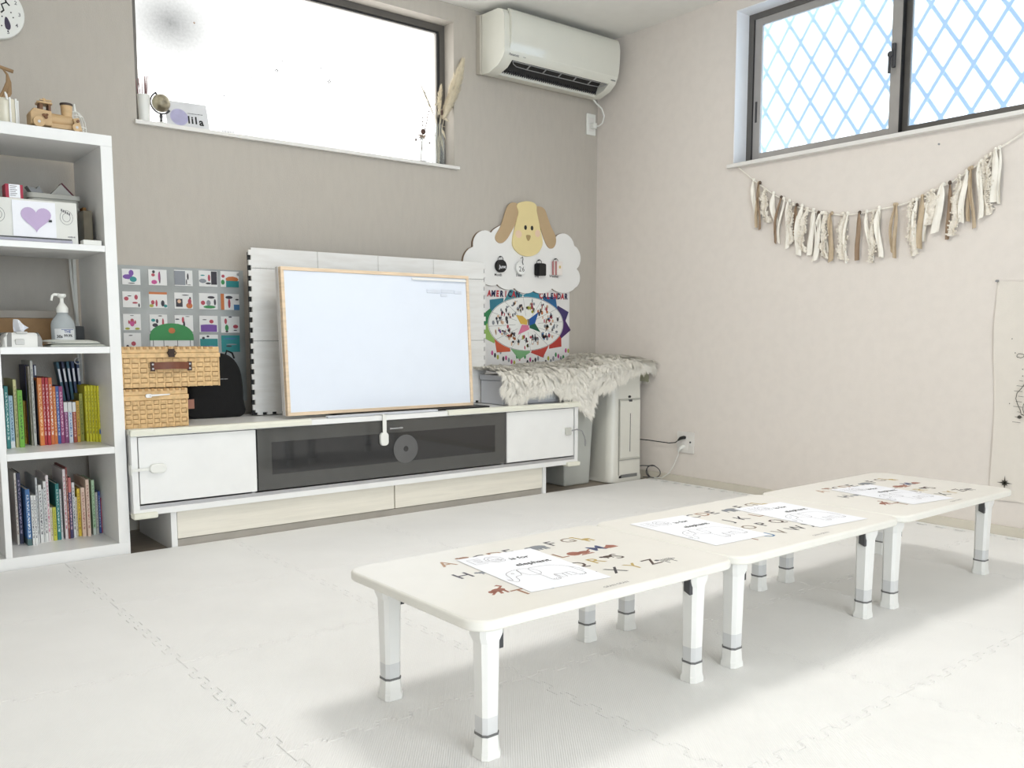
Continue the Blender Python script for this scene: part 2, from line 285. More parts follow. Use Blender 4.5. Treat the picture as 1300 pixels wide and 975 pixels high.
# bare floor with jigsaw foam mats laid on it
bare = mat('dull_brown_floor_boards', (150,138,124), .4, .12, 6, stretch=(1,8,1))
fl = struct('floor', MB().box(XL-.12, YB-.12, -.06, .14, .14, -.012), bare)
OFF[fl.name] = Vector((0,0,0))
def foam_material():
    m = mat('white_foam_mat', (243,242,240), .75, .012, 5)
    n = m.node_tree; b = n.nodes['Principled BSDF']
    t = n.nodes.new('ShaderNodeTexCoord'); mp = n.nodes.new('ShaderNodeMapping'); mp.inputs['Rotation'].default_value = (0,0,math.radians(38))
    wv = n.nodes.new('ShaderNodeTexWave'); wv.inputs['Scale'].default_value = 70; wv.inputs['Distortion'].default_value = .6
    wv.inputs['Detail'].default_value = 1
    n.links.new(t.outputs['Object'], mp.inputs[0]); n.links.new(mp.outputs[0], wv.inputs[0])
    bp = n.nodes.new('ShaderNodeBump'); bp.inputs['Strength'].default_value = .35; bp.inputs['Distance'].default_value = .0012
    n.links.new(wv.outputs['Fac'], bp.inputs['Height']); n.links.new(bp.outputs[0], b.inputs['Normal'])
    return m
FOAM = foam_material()
T = .5875
def jig_edge(L, n=15, d=.012):
    pts = [(0, 0)]; p = L/n
    for i in range(n):
        if i in (0, n-1): continue
        s_ = d if i % 2 else -d
        x0, x1 = i*p, (i+1)*p
        pts += [(x0+.005, 0), (x0+.001, s_*.8), (x0+.005, s_), (x1-.005, s_), (x1-.001, s_*.8), (x1-.005, 0)]
    pts.append((L, 0)); return pts
def tile_outline(L):
    e = jig_edge(L)
    return [(x, y) for x, y in e]+[(L+y, x) for x, y in e][1:]+[(x, L+y) for x, y in e[::-1]][1:]+[(y, x) for x, y in e[::-1]][1:-1]
out0 = tile_outline(T)
def tile_mesh():
    c = T/2; n = len(out0)
    def off(p, d):   # shrink slightly so joints show
        return (c+(p[0]-c)*(1-2*d/T), c+(p[1]-c)*(1-2*d/T))
    lay = [(-.0115, .0004), (-.0012, .0004), (0, .0013)]
    vs = []
    for z, d in lay: vs += [(*off(p, d), z) for p in out0]
    fs = [(l*n+i, l*n+(i+1) % n, (l+1)*n+(i+1) % n, (l+1)*n+i) for l in range(2) for i in range(n)]
    fs.append(tuple(range(2*n, 3*n)))
    me = bpy.data.meshes.new('foam_mat_tile'); me.from_pydata(vs, [], fs); me.materials.append(FOAM); me.update(); return me
tm = tile_mesh()
edge = tile_mesh()   # row beside the cabinet has its own straight back edge
for v in edge.vertices:
    if v.co.y > T-.0145: v.co.y = T+.037
for i in range(0, 8):
    for j in range(0, 9):
        o = bpy.data.objects.new('foam_mat_tile', edge if j == 0 else tm); COL.objects.link(o); o.parent = fl
        o.location = (-.0575-(i+1)*T, -.507-(j+1)*T, 0)
struct_strip = MB().box(-.044, YB+.02, -.0115, -.014, -.47, 0)
build('foam_mat_strip', struct_strip, FOAM, fl)
# baseboards
struct('baseboard_right', MB().box(-.012, YB, -.012, 0, -.0, .036), BASEB, bevel=.002)
struct('baseboard_back', MB().box(XL, -.012, -.012, -.012, 0, .036), BASEB, bevel=.002)
struct('baseboard_left', MB().box(XL, YB, -.012, XL+.012, -.012, .036), BASEB, bevel=.002)

# ------------------------------------------------------------------ window over the whiteboard
win1 = struct('window_1', MB().box(W1[0], .08, W1[2], W1[0]+.035, .13, W1[3]).box(W1[1]-.03, .08, W1[2], W1[1], .13, W1[3])
              .box(W1[0]+.035, .08, W1[3]-.032, W1[1]-.03, .13, W1[3]).box(W1[0]+.035, .085, W1[2], W1[1]-.03, .13, W1[2]+.02), FRAME)
OFF[win1.name] = Vector((0,0,0))
build('window_gasket', MB().box(W1[1]-.044, .088, 1.65, W1[1]-.03, .125, W1[3]-.032).box(W1[0]+.035, .088, W1[3]-.04, W1[1]-.044, .125, W1[3]-.032), FRAMED, win1)
build('window_sash', MB().box(W1[1]-.052, .084, 1.65, W1[1]-.045, .12, W1[3]-.045).box(W1[0]+.035, .084, W1[3]-.046, W1[1]-.052, .12, W1[3]-.041), FRAMEL, win1)
def glow_glass(name, base, strength, smudges=(), clear=0.0, rough=.12):
    m = bpy.data.materials.new(name); m.use_nodes = True; n = m.node_tree; n.nodes.clear(); MATS[name] = m
    out = n.nodes.new('ShaderNodeOutputMaterial'); em = n.nodes.new('ShaderNodeEmission'); gl = n.nodes.new('ShaderNodeBsdfGlossy')
    gl.inputs['Roughness'].default_value = .06; em.inputs[1].default_value = strength
    fr = n.nodes.new('ShaderNodeFresnel'); fr.inputs[0].default_value = 1.4
    t = n.nodes.new('ShaderNodeTexCoord'); col = None
    nz = n.nodes.new('ShaderNodeTexNoise'); nz.inputs['Scale'].default_value = 90; n.links.new(t.outputs['Object'], nz.inputs[0])
    mx = n.nodes.new('ShaderNodeMix'); mx.data_type = 'RGBA'; mx.inputs[6].default_value = tuple(v*.97 for v in base)+(1,); mx.inputs[7].default_value = base+(1,)
    n.links.new(nz.outputs['Fac'], mx.inputs[0]); col = mx.outputs[2]
    for (c, r, tint) in smudges:     # dirt and film marks in the frosted glass
        mp = n.nodes.new('ShaderNodeMapping'); mp.vector_type = 'POINT'
        mp.inputs['Location'].default_value = tuple(-c[q]/r[q] for q in range(3)); mp.inputs['Scale'].default_value = tuple(1/v for v in r)
        n.links.new(t.outputs['Object'], mp.inputs[0])
        gr = n.nodes.new('ShaderNodeTexGradient'); gr.gradient_type = 'SPHERICAL'; n.links.new(mp.outputs[0], gr.inputs[0])
        def mth(op, x, y):
            q = n.nodes.new('ShaderNodeMath'); q.operation = op
            for i, v in enumerate((x, y)):
                if isinstance(v, (int, float)): q.inputs[i].default_value = v
                else: n.links.new(v, q.inputs[i])
            return q.outputs[0]
        g = gr.outputs['Fac']; edge_ = mth('MINIMUM', mth('MULTIPLY', g, 4), 1)
        a = q_ = mth('MULTIPLY', edge_, mth('ADD', mth('ADD', mth('MULTIPLY', g, .30), .56), mth('MULTIPLY', nz.outputs['Fac'], .10)))
        m2 = n.nodes.new('ShaderNodeMix'); m2.data_type = 'RGBA'; m2.inputs[7].default_value = tint+(1,); n.links.new(col, m2.inputs[6]); n.links.new(a, m2.inputs[0]); col = m2.outputs[2]
    n.links.new(col, em.inputs[0])
    src = em.outputs[0]
    if clear:
        rf = n.nodes.new('ShaderNodeBsdfRefraction'); rf.inputs['IOR'].default_value = 1.3; rf.inputs['Roughness'].default_value = rough
        rf.inputs['Color'].default_value = (.95, .98, 1, 1)
        ms = n.nodes.new('ShaderNodeMixShader'); ms.inputs[0].default_value = clear; n.links.new(em.outputs[0], ms.inputs[1]); n.links.new(rf.outputs[0], ms.inputs[2]); src = ms.outputs[0]
    ms2 = n.nodes.new('ShaderNodeMixShader'); n.links.new(fr.outputs[0], ms2.inputs[0]); n.links.new(src, ms2.inputs[1]); n.links.new(gl.outputs[0], ms2.inputs[2])
    n.links.new(ms2.outputs[0], out.inputs[0]); return m
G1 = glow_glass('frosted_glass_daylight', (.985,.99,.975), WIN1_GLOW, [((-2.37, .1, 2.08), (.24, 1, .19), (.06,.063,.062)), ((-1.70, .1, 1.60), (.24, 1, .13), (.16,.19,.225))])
build('frosted_pane', MB().box(W1[0]+.03, .1, W1[2]+.01, W1[1]-.05, .104, W1[3]-.04), G1, win1)
struct('trim_1', MB().box(-2.562, -.022, 1.624, -.985, .085, 1.64), TRIM, bevel=.002)
# ------------------------------------------------------------------ window over the garland
win2 = struct('window_2', MB().box(.09, W2[1]-.032, W2[2], .14, W2[1], W2[3]).box(.09, W2[0], W2[2], .14, W2[0]+.032, W2[3])
              .box(.09, W2[0]+.032, W2[3]-.03, .14, W2[1]-.032, W2[3]).box(.09, W2[0]+.032, W2[2], .14, W2[1]-.032, W2[2]+.028), FRAME)
OFF[win2.name] = Vector((0,0,0))
def sash(x, ya, yb, z0, z1, wl, wr, mt):
    mb = MB(); mb.box(x, ya, z0, x+.022, ya-wl, z1); mb.box(x, yb+wr, z0, x+.022, yb, z1)
    mb.box(x, ya-wl, z0, x+.022, yb+wr, z0+.028); mb.box(x, ya-wl, z1-.035, x+.022, yb+wr, z1)
    return build('window_sash', mb, mt, win2, bevel=.0015)
s1 = sash(.094, -1.0, -1.758, 1.652, 2.322, .045, .047, FRAMEL)
s2 = sash(.118, -1.745, -2.54, 1.652, 2.322, .042, .045, FRAME)
build('gasket', MB().box(.092, -1.7585, 1.655, .116, -1.7625, 2.32), BLACK, win2)
build('gasket_strip', MB().box(.093, -1.0, 1.655, .118, -.9995, 2.32).box(.093, -1.0015, 1.655, .094, -1.006, 2.32), FRAMED, win2)
G2 = glow_glass('translucent_patterned_glass', (.52,.72,.92), WIN2_GLOW, (), .66, .17)
build('glass_pane', MB().box(.104, -1.04, 1.675, .108, -1.715, 2.29), G2, s1)
build('glass_pane', MB().box(.128, -1.78, 1.675, .132, -2.5, 2.29), G2, s2)
build('pull_recess', MB().box(.0915, -1.016, 1.83, .0945, -1.028, 1.93), DKGREY, s1, bevel=.002)
lk = MB(); lk.box(.078, -1.722, 1.93, .094, -1.736, 2.03); lk.cyl((.072, -1.718, 1.985), (.086, -1.718, 1.985), .013, n=16); lk.box(.068, -1.712, 1.905, .078, -1.722, 1.985)
build('crescent_latch', lk, DKGREY, s1, bevel=.002)
tr = MB().box(-.001, W2[1]-.001, W2[2], .09, W2[1]+.0, W2[3]); tr = MB()
tr.box(-.006, W2[1]-.003, W2[2]-.012, .09, W2[1]+.001, W2[3]+.001); tr.box(-.006, W2[0], W2[3]-.003, .09, W2[1]-.003, W2[3]+.001)
struct('trim_2', tr, mat('bright_white_reveal', (248,248,250), .5, .003))
struct('trim_3', MB().box(-.03, W2[0]-.02, W2[2]-.018, .092, W2[1]+.022, W2[2]), TRIM, bevel=.002)
# security lattice outside the window
lat = thing('window_lattice', 'pale blue diamond security lattice outside the window above the garland', 'lattice', (.3, -1.77, 1.55))
LAT = mat('pale_blue_lattice_metal', (118,152,200), .5, .02)
for sg in (1, -1):
    for k in range(-13, 26):
        y0 = -2.9+k*.13
        a = Vector((.30+.006*sg, y0, 1.5)); b = Vector((.30+.006*sg, y0+sg*.66, 2.5))
        if sg == -1: a.y += .56; b.y += .56
        # clip to the grille area
        p, q = a.copy(), b.copy()
        lo, hi = -2.75, -.55
        d = q-p; t0, t1 = 0, 1
        for s_, lim in ((1, lo), (-1, hi)):
            den = d.y*s_; num = (lim-p.y)*s_
            if abs(den) < 1e-9: continue
            tt = num/den
            if den > 0: t0 = max(t0, tt)
            else: t1 = min(t1, tt)
        if t1-t0 < .05: continue
        P0 = p+d*t0; P1 = p+d*t1
        nrm = Vector((0, d.z, -d.y)).normalized()*.0095
        x = P0.x
        mb = MB().add([P0-nrm, P0+nrm, P1+nrm, P1-nrm]+[v+Vector((.004, 0, 0)) for v in (P0-nrm, P0+nrm, P1+nrm, P1-nrm)],
                      [(0,1,2,3),(7,6,5,4),(0,4,5,1),(1,5,6,2),(2,6,7,3),(3,7,4,0)])
        build('lattice_bar', mb, LAT, lat)
build('lattice_frame', MB().box(.29, -2.77, 1.49, .32, -2.74, 2.52).box(.29, -.56, 1.49, .32, -.53, 2.52).box(.29, -2.77, 1.49, .32, -.53, 1.515).box(.29, -2.77, 2.495, .32, -.53, 2.52), LAT, lat)
# unseen framed opening added behind the camera to let in fill light
door = MB()
for x in (-4.1, -2.925, -1.75): door.box(x, YB-.09, .03, x+.05, YB-.04, 2.13)
door.box(-4.05, YB-.09, .03, -1.75, YB-.04, .09); door.box(-4.05, YB-.09, 2.07, -1.75, YB-.04, 2.13)
struct('fill_opening_frame', door, FRAME)

# ------------------------------------------------------------------ ceiling lamp (off the top of the frame, mirrored in the frosted window)
lp = thing('ceiling_lamp', 'round white ceiling lamp lit above the low tables', 'lamp', (-1.85, -1.95, H))
build('lamp_base', MB().lathe((-1.85, -1.95, H-.03), [(.31, 0), (.32, .01), (.32, .029), (.2, .03)], 48), WHITE2, lp, smooth=True)
LM = bpy.data.materials.new('lit_lamp_diffuser'); LM.use_nodes = True
e = LM.node_tree.nodes['Principled BSDF']; e.inputs['Base Color'].default_value = (.9,.9,.88,1); e.inputs['Emission Color'].default_value = (1,.97,.92,1); e.inputs['Emission Strength'].default_value = LAMP_GLOW
build('lamp_diffuser', MB().lathe((-1.85, -1.95, H-.075), [(.05, 0), (.2, .006), (.27, .018), (.3, .044)], 48), LM, lp, smooth=True)
# ------------------------------------------------------------------ shelf unit
SX1 = -2.772; SX0 = -3.542; SYF = -.459; SYB = -.075
DIV = (-3.165, -3.149)
sh = thing('cube_shelf', 'white open cube shelf unit of books against the taupe wall', 'shelf', (-3.157, -.27, -.012))
build('top_panel', MB().box(SX0, SYF, 1.432, SX1, SYB, 1.47), WHITE, sh, bevel=.001)
build('bottom_panel', MB().box(SX0, SYF, -.012, SX1, SYB, .04), WHITE, sh, bevel=.001)
for x in (SX0, SX1-.038): build('side_panel', MB().box(x, SYF, .04, x+.038, SYB, 1.432), WHITE, sh, bevel=.001)
build('divider_panel', MB().box(-3.168, SYF+.001, .04, -3.148, SYB, 1.432), WHITE, sh, bevel=.001)
for (x0, x1) in ((SX0+.038, -3.168), (-3.148, SX1-.038)):
    for z0, z1 in ((.367, .391), (.722, .745), (1.073, 1.094)):
        build('shelf_board', MB().box(x0, SYF+.001, z0, x1, SYB, z1), WHITE, sh, bevel=.001)
# power cable down the wall behind the shelf
cb = thing('wall_cable', 'white cable running down the wall behind the cube shelf', 'cable', (-2.815, -.05, .4))
build('cable', MB().tube([(-2.835, -.05, 1.09), (-2.832, -.05, 1.0), (-2.825, -.05, .9), (-2.812, -.045, .8), (-2.812, -.045, .5), (-2.81, -.05, .45)], .005, 8), WHITE2, cb, smooth=True)
build('cable_cover', MB().box(-2.824, -.045, .4, -2.812, -.02, 1.3), WHITE2, cb, bevel=.002)

# books
def spine_mat(name, base, ink, top=None, foot=None, dens=.5):
    m = bpy.data.materials.new(name); m.use_nodes = True; n = m.node_tree; b = n.nodes['Principled BSDF']; b.inputs['Roughness'].default_value = .45
    t = n.nodes.new('ShaderNodeTexCoord'); sp = n.nodes.new('ShaderNodeSeparateXYZ'); n.links.new(t.outputs['Generated'], sp.inputs[0])
    mp = n.nodes.new('ShaderNodeMapping'); mp.inputs['Scale'].default_value = (3, .01, 34); n.links.new(t.outputs['Generated'], mp.inputs[0])
    nz = n.nodes.new('ShaderNodeTexNoise'); nz.inputs['Scale'].default_value = 1.0; nz.inputs['Detail'].default_value = 1; n.links.new(mp.outputs[0], nz.inputs[0])
    def mth(op, a, bb):
        q = n.nodes.new('ShaderNodeMath'); q.operation = op
        for i, v in enumerate((a, bb)):
            if v is None: continue
            if isinstance(v, (int, float)): q.inputs[i].default_value = v
            else: n.links.new(v, q.inputs[i])
        return q.outputs[0]
    th = mth('GREATER_THAN', nz.outputs['Fac'], dens)
    cx = mth('LESS_THAN', mth('ABSOLUTE', mth('SUBTRACT', sp.outputs['X'], .5), None), .24)
    zz = mth('MULTIPLY', mth('GREATER_THAN', sp.outputs['Z'], .14), mth('LESS_THAN', sp.outputs['Z'], .9))
    f = mth('MULTIPLY', mth('MULTIPLY', th, cx), zz)
    mx = n.nodes.new('ShaderNodeMix'); mx.data_type = 'RGBA'; mx.inputs[6].default_value = lin(base); mx.inputs[7].default_value = lin(ink); n.links.new(f, mx.inputs[0]); c = mx.outputs[2]
    for lim, op, colr in ((.76, 'GREATER_THAN', top), (.12, 'LESS_THAN', foot)):
        if colr:
            g = mth(op, sp.outputs['Z'], lim); m2 = n.nodes.new('ShaderNodeMix'); m2.data_type = 'RGBA'; m2.inputs[7].default_value = lin(colr)
            n.links.new(c, m2.inputs[6]); n.links.new(g, m2.inputs[0]); c = m2.outputs[2]
    n.links.new(c, b.inputs['Base Color']); return m
W_ = (232,232,230)
BK = {'white_cover': (W_, (70,70,80), None, None, 'white'), 'teal_cover': ((30,120,118), (190,215,210), None, None, 'teal'), 'pale_blue': ((170,200,215), (90,120,150), None, (235,238,240), 'pale blue'),
 'cream_yellow': ((206,200,140), (150,140,90), None, None, 'pale yellow'), 'bright_green': ((112,178,48), (60,110,30), None, None, 'bright green'), 'bright_yellow': ((232,200,60), (120,90,30), None, None, 'yellow'),
 'orange': ((214,120,46), (240,200,150), None, None, 'orange'), 'beige_grey': ((150,142,126), (100,92,80), None, None, 'beige grey'), 'light_grey': ((190,190,184), (120,120,118), None, None, 'light grey'),
 'black_cover': ((24,24,30), (90,90,100), None, None, 'black'), 'red': ((178,28,36), (230,190,190), None, None, 'red'), 'orange_white': ((214,112,50), (245,235,225), None, None, 'orange and white'),
 'blue': ((58,88,158), (190,200,225), None, None, 'blue'), 'magenta': ((160,62,120), (230,190,210), None, None, 'magenta'), 'white_purple': ((140,70,120), (220,180,210), W_, None, 'white topped purple'),
 'white_blue': ((220,226,236), (60,110,180), W_, None, 'white and blue'), 'white_red': ((168,70,44), (230,190,170), W_, None, 'white topped rust red'), 'mustard': ((204,160,46), (120,90,30), None, None, 'mustard'),
 'olive': ((150,152,50), (90,90,30), None, None, 'olive'), 'lemon': ((214,208,40), (110,104,20), None, None, 'lemon yellow'), 'lemon_blue': ((214,208,40), (150,144,30), None, None, 'lemon yellow'),
 'white_pink': ((232,222,222), (190,90,110), None, None, 'white and pink'), 'vermilion': ((196,72,50), (230,160,70), (190,120,50), None, 'vermilion'), 'white_brown': ((228,222,214), (150,100,70), None, None, 'white and brown'),
 'navy': ((40,42,74), (170,160,190), None, None, 'navy'), 'sky_blue': ((60,110,165), (225,232,238), None, (80,110,110), 'blue'), 'grey_white': ((206,208,208), (120,130,130), None, None, 'grey white'),
 'cream': ((236,228,204), (150,130,100), None, None, 'cream'), 'lime': ((196,196,70), (130,130,40), None, None, 'lime'), 'brown_red': ((130,60,54), (220,180,160), None, None, 'brown red'),
 'navy_pink': ((60,52,96), (225,190,200), (196,110,104), None, 'navy with a pink top'), 'beige_pink': ((226,200,180), (170,110,100), None, None, 'pinkish beige'), 'pale_green': ((176,206,170), (90,130,90), None, (200,210,200), 'pale green')}
PAGES = mat('book_pages', (226,220,204), .8, .03)
BM = {}
def book(x, wd, y, h, kind, z, depth, group, label, lean=0):
    if kind not in BM: BM[kind] = spine_mat('book_cover_'+kind, BK[kind][0], BK[kind][1], BK[kind][2], BK[kind][3])
    t = thing('book', label, 'book', (x+wd/2, y, z), group)
    y1 = min(y+depth, -.085)
    mb = MB(); c = .0012
    mb.box(x, y, z, x+c, y1, z+h).box(x+wd-c, y, z, x+wd, y1, z+h).box(x+c, y, z, x+wd-c, y+c, z+h)
    build('cover', mb, BM[kind], t)
    build('pages', MB().box(x+c, y+c, z+.002, x+wd-c, y1-.003, z+h-.003), PAGES, t)
    if kind == 'lemon_blue': build('blue_sticker', MB().box(x+.001, y-.0006, z+.03, x+wd-.0005, y, z+.047), mat('blue_sticker', (40,90,150)), t)
    if lean: t.rotation_euler = (0, lean, 0)
    return t
def row(B, z, rowname, group):
    names = [BK[b[4]][4] for b in B]; cnt = {}
    prev = None
    for i, b in enumerate(B):
        nm = names[i]; nxt = names[i+1] if i+1 < len(B) else None
        x, wd, y, h, kind = b
        if i+1 < len(B) and x+wd > B[i+1][0]-.0004: wd = B[i+1][0]-.0004-x
        tall = 'tall ' if h > .245 else ('short ' if h < .19 else '')
        if i == 0: lab = f'{tall}{nm} book first from the left in the {rowname} book row'
        elif nxt is None: lab = f'{tall}{nm} book last at the right end of the {rowname} book row'
        else: lab = f'{tall}{nm} book between {names[i-1].split()[0]} and {names[i+1].split()[0]} ones, {rowname} row'
        while lab in cnt: lab = lab+', further right' if 'further' not in lab else lab+' still'
        cnt[lab] = 1
        book(x, max(wd, .004), y, h, kind, z, .20 if h > .2 else (.088 if z > .3 and x > -2.95 else .15), group, lab)
row(BOOKS_UP, .391, 'upper', 'books in the upper book row')
row(BOOKS_LOW, .04, 'lower', 'books in the lower book row')
# navy folders leaning behind the right part of the upper row
LEANX = (-2.880, -2.868, -2.857, -2.846, -2.834)
NV = [mat('navy_folder', (30,44,78), .5, .03), mat('teal_folder', (46,92,110), .5, .03), mat('slate_blue_folder', (66,84,118), .5, .04)]
for i, (x, mt, lab) in enumerate(((LEANX[0], NV[1], 'thin teal book leaning furthest left behind the upper row'), (LEANX[1], NV[0], 'thin navy book leaning beside the teal one behind the upper row'),
        (LEANX[2], NV[1], 'thin teal book leaning just left of the slate blue folders'), (LEANX[3], NV[2], 'slate blue book leaning behind the upper row'), (LEANX[4], NV[2], 'slate blue ring bound book leaning behind the yellow books'))):
    t = thing('book', lab, 'book', (x, -.13, .392), 'books leaning behind the upper row')
    build('cover', MB().box(x, -.13, .392, x+.0095, -.084, .392+.296), mt, t, bevel=.001)
    build('title_strip', MB().box(x+.0015, -.1307, .392+.22, x+.008, -.13, .392+.27), PAPER if i != 1 else WHITE, t)
    if i == 4:
        build('binder_ring', MB().tube([(x+.005+.011*math.cos(a), -.135, .392+.297+.011*math.sin(a)) for a in [2*PI*k/20 for k in range(20)]], .0018, 6, closed=True), mat('white_ring', (215,215,215)), t, smooth=True)
    t.rotation_euler = (0, -.13+.02*i, 0)
t = thing('book', 'tall dark navy book standing behind the red and orange books', 'book', (-3.02, -.2, .391))
build('cover', MB().box(-3.035, -.2, .391, -2.998, -.09, .391+.288), mat('dark_navy', (22,24,70), .5, .05), t, bevel=.001)
build('title_strip', MB().box(-3.004, -.2007, .391+.25, -2.999, -.2, .391+.285), PAPER, t)

# --- heart box and neighbours, upper compartment
hb = thing('white_storage_box', 'white box with a purple heart card on the top shelf compartment', 'box', (-3.01, -.35, 1.094))
build('body', MB().box(-3.145, -.415, 1.094, -2.884, -.27, 1.237), mat('box_white_print', (226,226,220), .5, .02), hb, bevel=.004)
build('slot_tray', MB().box(-3.145, -.425, 1.098, -2.905, -.415, 1.106, 0).box(-3.145, -.4165, 1.108, -2.905, -.4145, 1.112, 1), [mat('lilac_grey_tray', (176,174,188), .4), DKGREY], hb)
build('card', MB().box(-3.083, -.4185, 1.113, -2.953, -.4155, 1.230), PAPER, hb)
hp = []
for k in range(40):
    a = 2*PI*k/40; x = 16*math.sin(a)**3; z = 13*math.cos(a)-5*math.cos(2*a)-2*math.cos(3*a)-math.cos(4*a)
    hp.append((-3.013+x*.00285, 1.176+z*.0028))
build('heart', MB().prism(hp, 'xz', -.4215, -.4186), mat('lilac_heart', (196,176,210), .8, .02), hb)
build('black_clip', MB().box(-2.975, -.423, 1.165, -2.966, -.4186, 1.172), BLACK, hb)
rel = MB()
for a, (cx_, cz, r) in enumerate(((-2.919, 1.185, .02), (-2.919, 1.185, .012), (-3.125, 1.18, .02), (-3.125, 1.18, .012))):
    line_strip(rel, ellipse(cx_, cz, r, r*1.2, 20), .0012, lambda u, v: (u, -.4157, v), closed=True)
for k in range(5): rel.box(-2.935+.006*k, -.4156, 1.205-.003*k, -2.931+.006*k, -.415, 1.213-.003*k)
marks(rel, 5, .024, .007, (-2.905, -.4157, 1.12), (1,0,0), (0,0,1))
build('printed_design', rel, INKG, hb)
rb = thing('carton', 'small red and white carton lying on top of the heart box', 'carton', (-3.07, -.36, 1.238))
build('carton_body', MB().box(-3.096, -.40, 1.238, -3.044, -.34, 1.283), mat('crimson_card', (166,36,62), .5), rb, bevel=.001)
lbm = MB().box(-3.086, -.4006, 1.239, -3.053, -.4, 1.2825, 0)
for k in range(6): lbm.box(-3.083, -.4009, 1.276-.006*k, -3.062-.004*(k % 2), -.4006, 1.278-.006*k, 1)
build('carton_label', lbm, [PAPER, INKG], rb)
tb = thing('plastic_basket', 'grey white plastic basket of papers behind the heart box', 'basket', (-2.92, -.2, 1.094))
BW = mat('grey_white_plastic', (196,194,184), .5, .02)
bk = MB(); bk.prism(rrect(-3.0, -.256, -2.838, -.10, .02), 'xy', 1.094, 1.276)
bk.prism(rrect(-3.006, -.262, -2.832, -.096, .02), 'xy', 1.266, 1.283)
for k in range(5): bk.prism(rrect(-3.003, -.260, -2.835, -.098, .02), 'xy', 1.11+.03*k, 1.122+.03*k)
build('basket_body', bk, BW, tb, bevel=.002)
pc = thing('paper_packet', 'open white paper packet with a maroon edge sticking out of the basket', 'packet', (-2.9, -.2, 1.262))
build('packet_sheet', MB().prism([(-2.925,1.2845),(-2.845,1.2845),(-2.885,1.328)], 'xz', -.21, -.17, 0), mat('off_white_paper', (205,202,194), .8), pc)
build('maroon_edge', MB().prism([(-2.845,1.2845),(-2.839,1.2845),(-2.883,1.332),(-2.886,1.328)], 'xz', -.213, -.168, 0), mat('maroon', (96,26,44), .6), pc)
pg = thing('plastic_part', 'small translucent plastic piece at the left of the basket top', 'container', (-2.99, -.2, 1.262))
build('plastic_shell', MB().prism([(-2.985,1.2845),(-2.945,1.2845),(-2.955,1.297),(-2.962,1.312),(-2.970,1.30),(-3.0,1.308)], 'xz', -.23, -.18), GREYP, pg)
cy_ = thing('clear_container', 'clear standing plastic container at the right of the heart box', 'container', (-2.835, -.3, 1.094))
build('container_body', MB().box(-2.852, -.36, 1.094, -2.822, -.275, 1.222), mat('smoky_clear_plastic', (150,140,120), .15, .1, trans=.3), cy_, bevel=.003)
br_ = thing('cardboard_piece', 'brown cardboard piece standing behind the clear container', 'cardboard', (-2.83, -.2, 1.094))
build('cardboard_body', MB().box(-2.828, -.26, 1.094, -2.818, -.2, 1.245), mat('brown_kraft', (150,108,60), .8), br_)
wb_ = thing('white_case', 'small flat white case at the right front of the top compartment', 'case', (-2.845, -.42, 1.094))
build('case_body', MB().box(-2.876, -.445, 1.094, -2.816, -.40, 1.112), WHITE2, wb_, bevel=.003)

# --- dispenser bottle compartment
bt = thing('pump_bottle', 'clear hand sanitizer pump bottle with a printed label on the shelf', 'bottle', (-2.938, -.37, .745))
CL = mat('cloudy_clear_plastic', (192,198,200), .2, .02, trans=.25)
build('bottle_body', MB().lathe((-2.938, -.37, .745), [(.034,0),(.038,.004),(.039,.02),(.039,.075),(.036,.088),(.024,.105),(.018,.114),(.018,.118)], 28, sy=.7), CL, bt, smooth=True, angle=60)
cap = build('pump_head', MB().lathe((-2.938, -.37, .863), [(.019,0),(.019,.016),(.015,.022),(.0095,.03),(.0065,.036),(.006,.05),(.013,.054),(.015,.058),(.014,.065)], 20).tube([(-2.945,-.37,.925),(-2.962,-.372,.925),(-2.968,-.373,.92),(-2.972,-.374,.904)], [.005,.005,.0045,.004], 8), WHITE2, bt, smooth=True)
lb = MB(); R0 = .0395
lb.grid(lambda u, v: (-2.938+R0*math.sin(-.9+1.8*u), -.37-R0*.7*math.cos(-.9+1.8*u), .752+.055*v), 10, 1, 0)
def lbt(txt, sz, dx, z, m):
    vs, fs = text_mesh(txt, sz, .0004)
    lb.add([(-2.938+(R0+.0004)*math.sin((v[0]+dx)/R0), -.37-(R0+.0004)*.7*math.cos((v[0]+dx)/R0), z+v[1]) for v in vs], fs, m)
lbt('THE', .012, .008, .797, 1); lbt('99.9%', .012, .010, .783, 2); lbt('30s', .014, -.018, .78, 2)
for q in range(5): lbt('-', .016, -.02+.009*q, .767, 2)
lb.grid(lambda u, v: (-2.938+(R0+.0004)*math.sin(-.3+1.1*u), -.37-(R0+.0004)*.7*math.cos(-.3+1.1*u), .8035+.002*v), 6, 1, 1)
build('printed_label', lb, [mat('bottle_label', (214,216,216), .5), mat('label_blue', (60,80,140)), INK], bt)
wp = thing('wet_wipe_pack', 'white and grey soft wet wipe pack with a sheet sticking up', 'wipes', (-3.08, -.38, .745))
def wip(u, v):
    x = -3.138+.122*u; y = -.44+.12*v
    e_ = min(1, 6*min(u, 1-u, v, 1-v)); return (x, y, .745+.048*math.sin(PI/2*e_)**.7)
build('pack', MB().grid(wip, 16, 12).box(-3.135, -.437, .745, -3.019, -.323, .748), mat('wipe_pack_white', (236,236,232), .35, .02), wp, smooth=True)
for x in (-3.125, -3.034):
    bands = MB()
    bands.grid(lambda u, v, x=x: (x+.014*u+.006*math.sin(6*v), wip((x+.014*u+3.138)/.122, v)[1], wip(min(max((x+.014*u+3.138)/.122,0),1), v)[2]+.0012), 3, 12)
    build('grey_band', bands, mat('wipe_band_grey', (140,140,138), .4), wp, smooth=True)

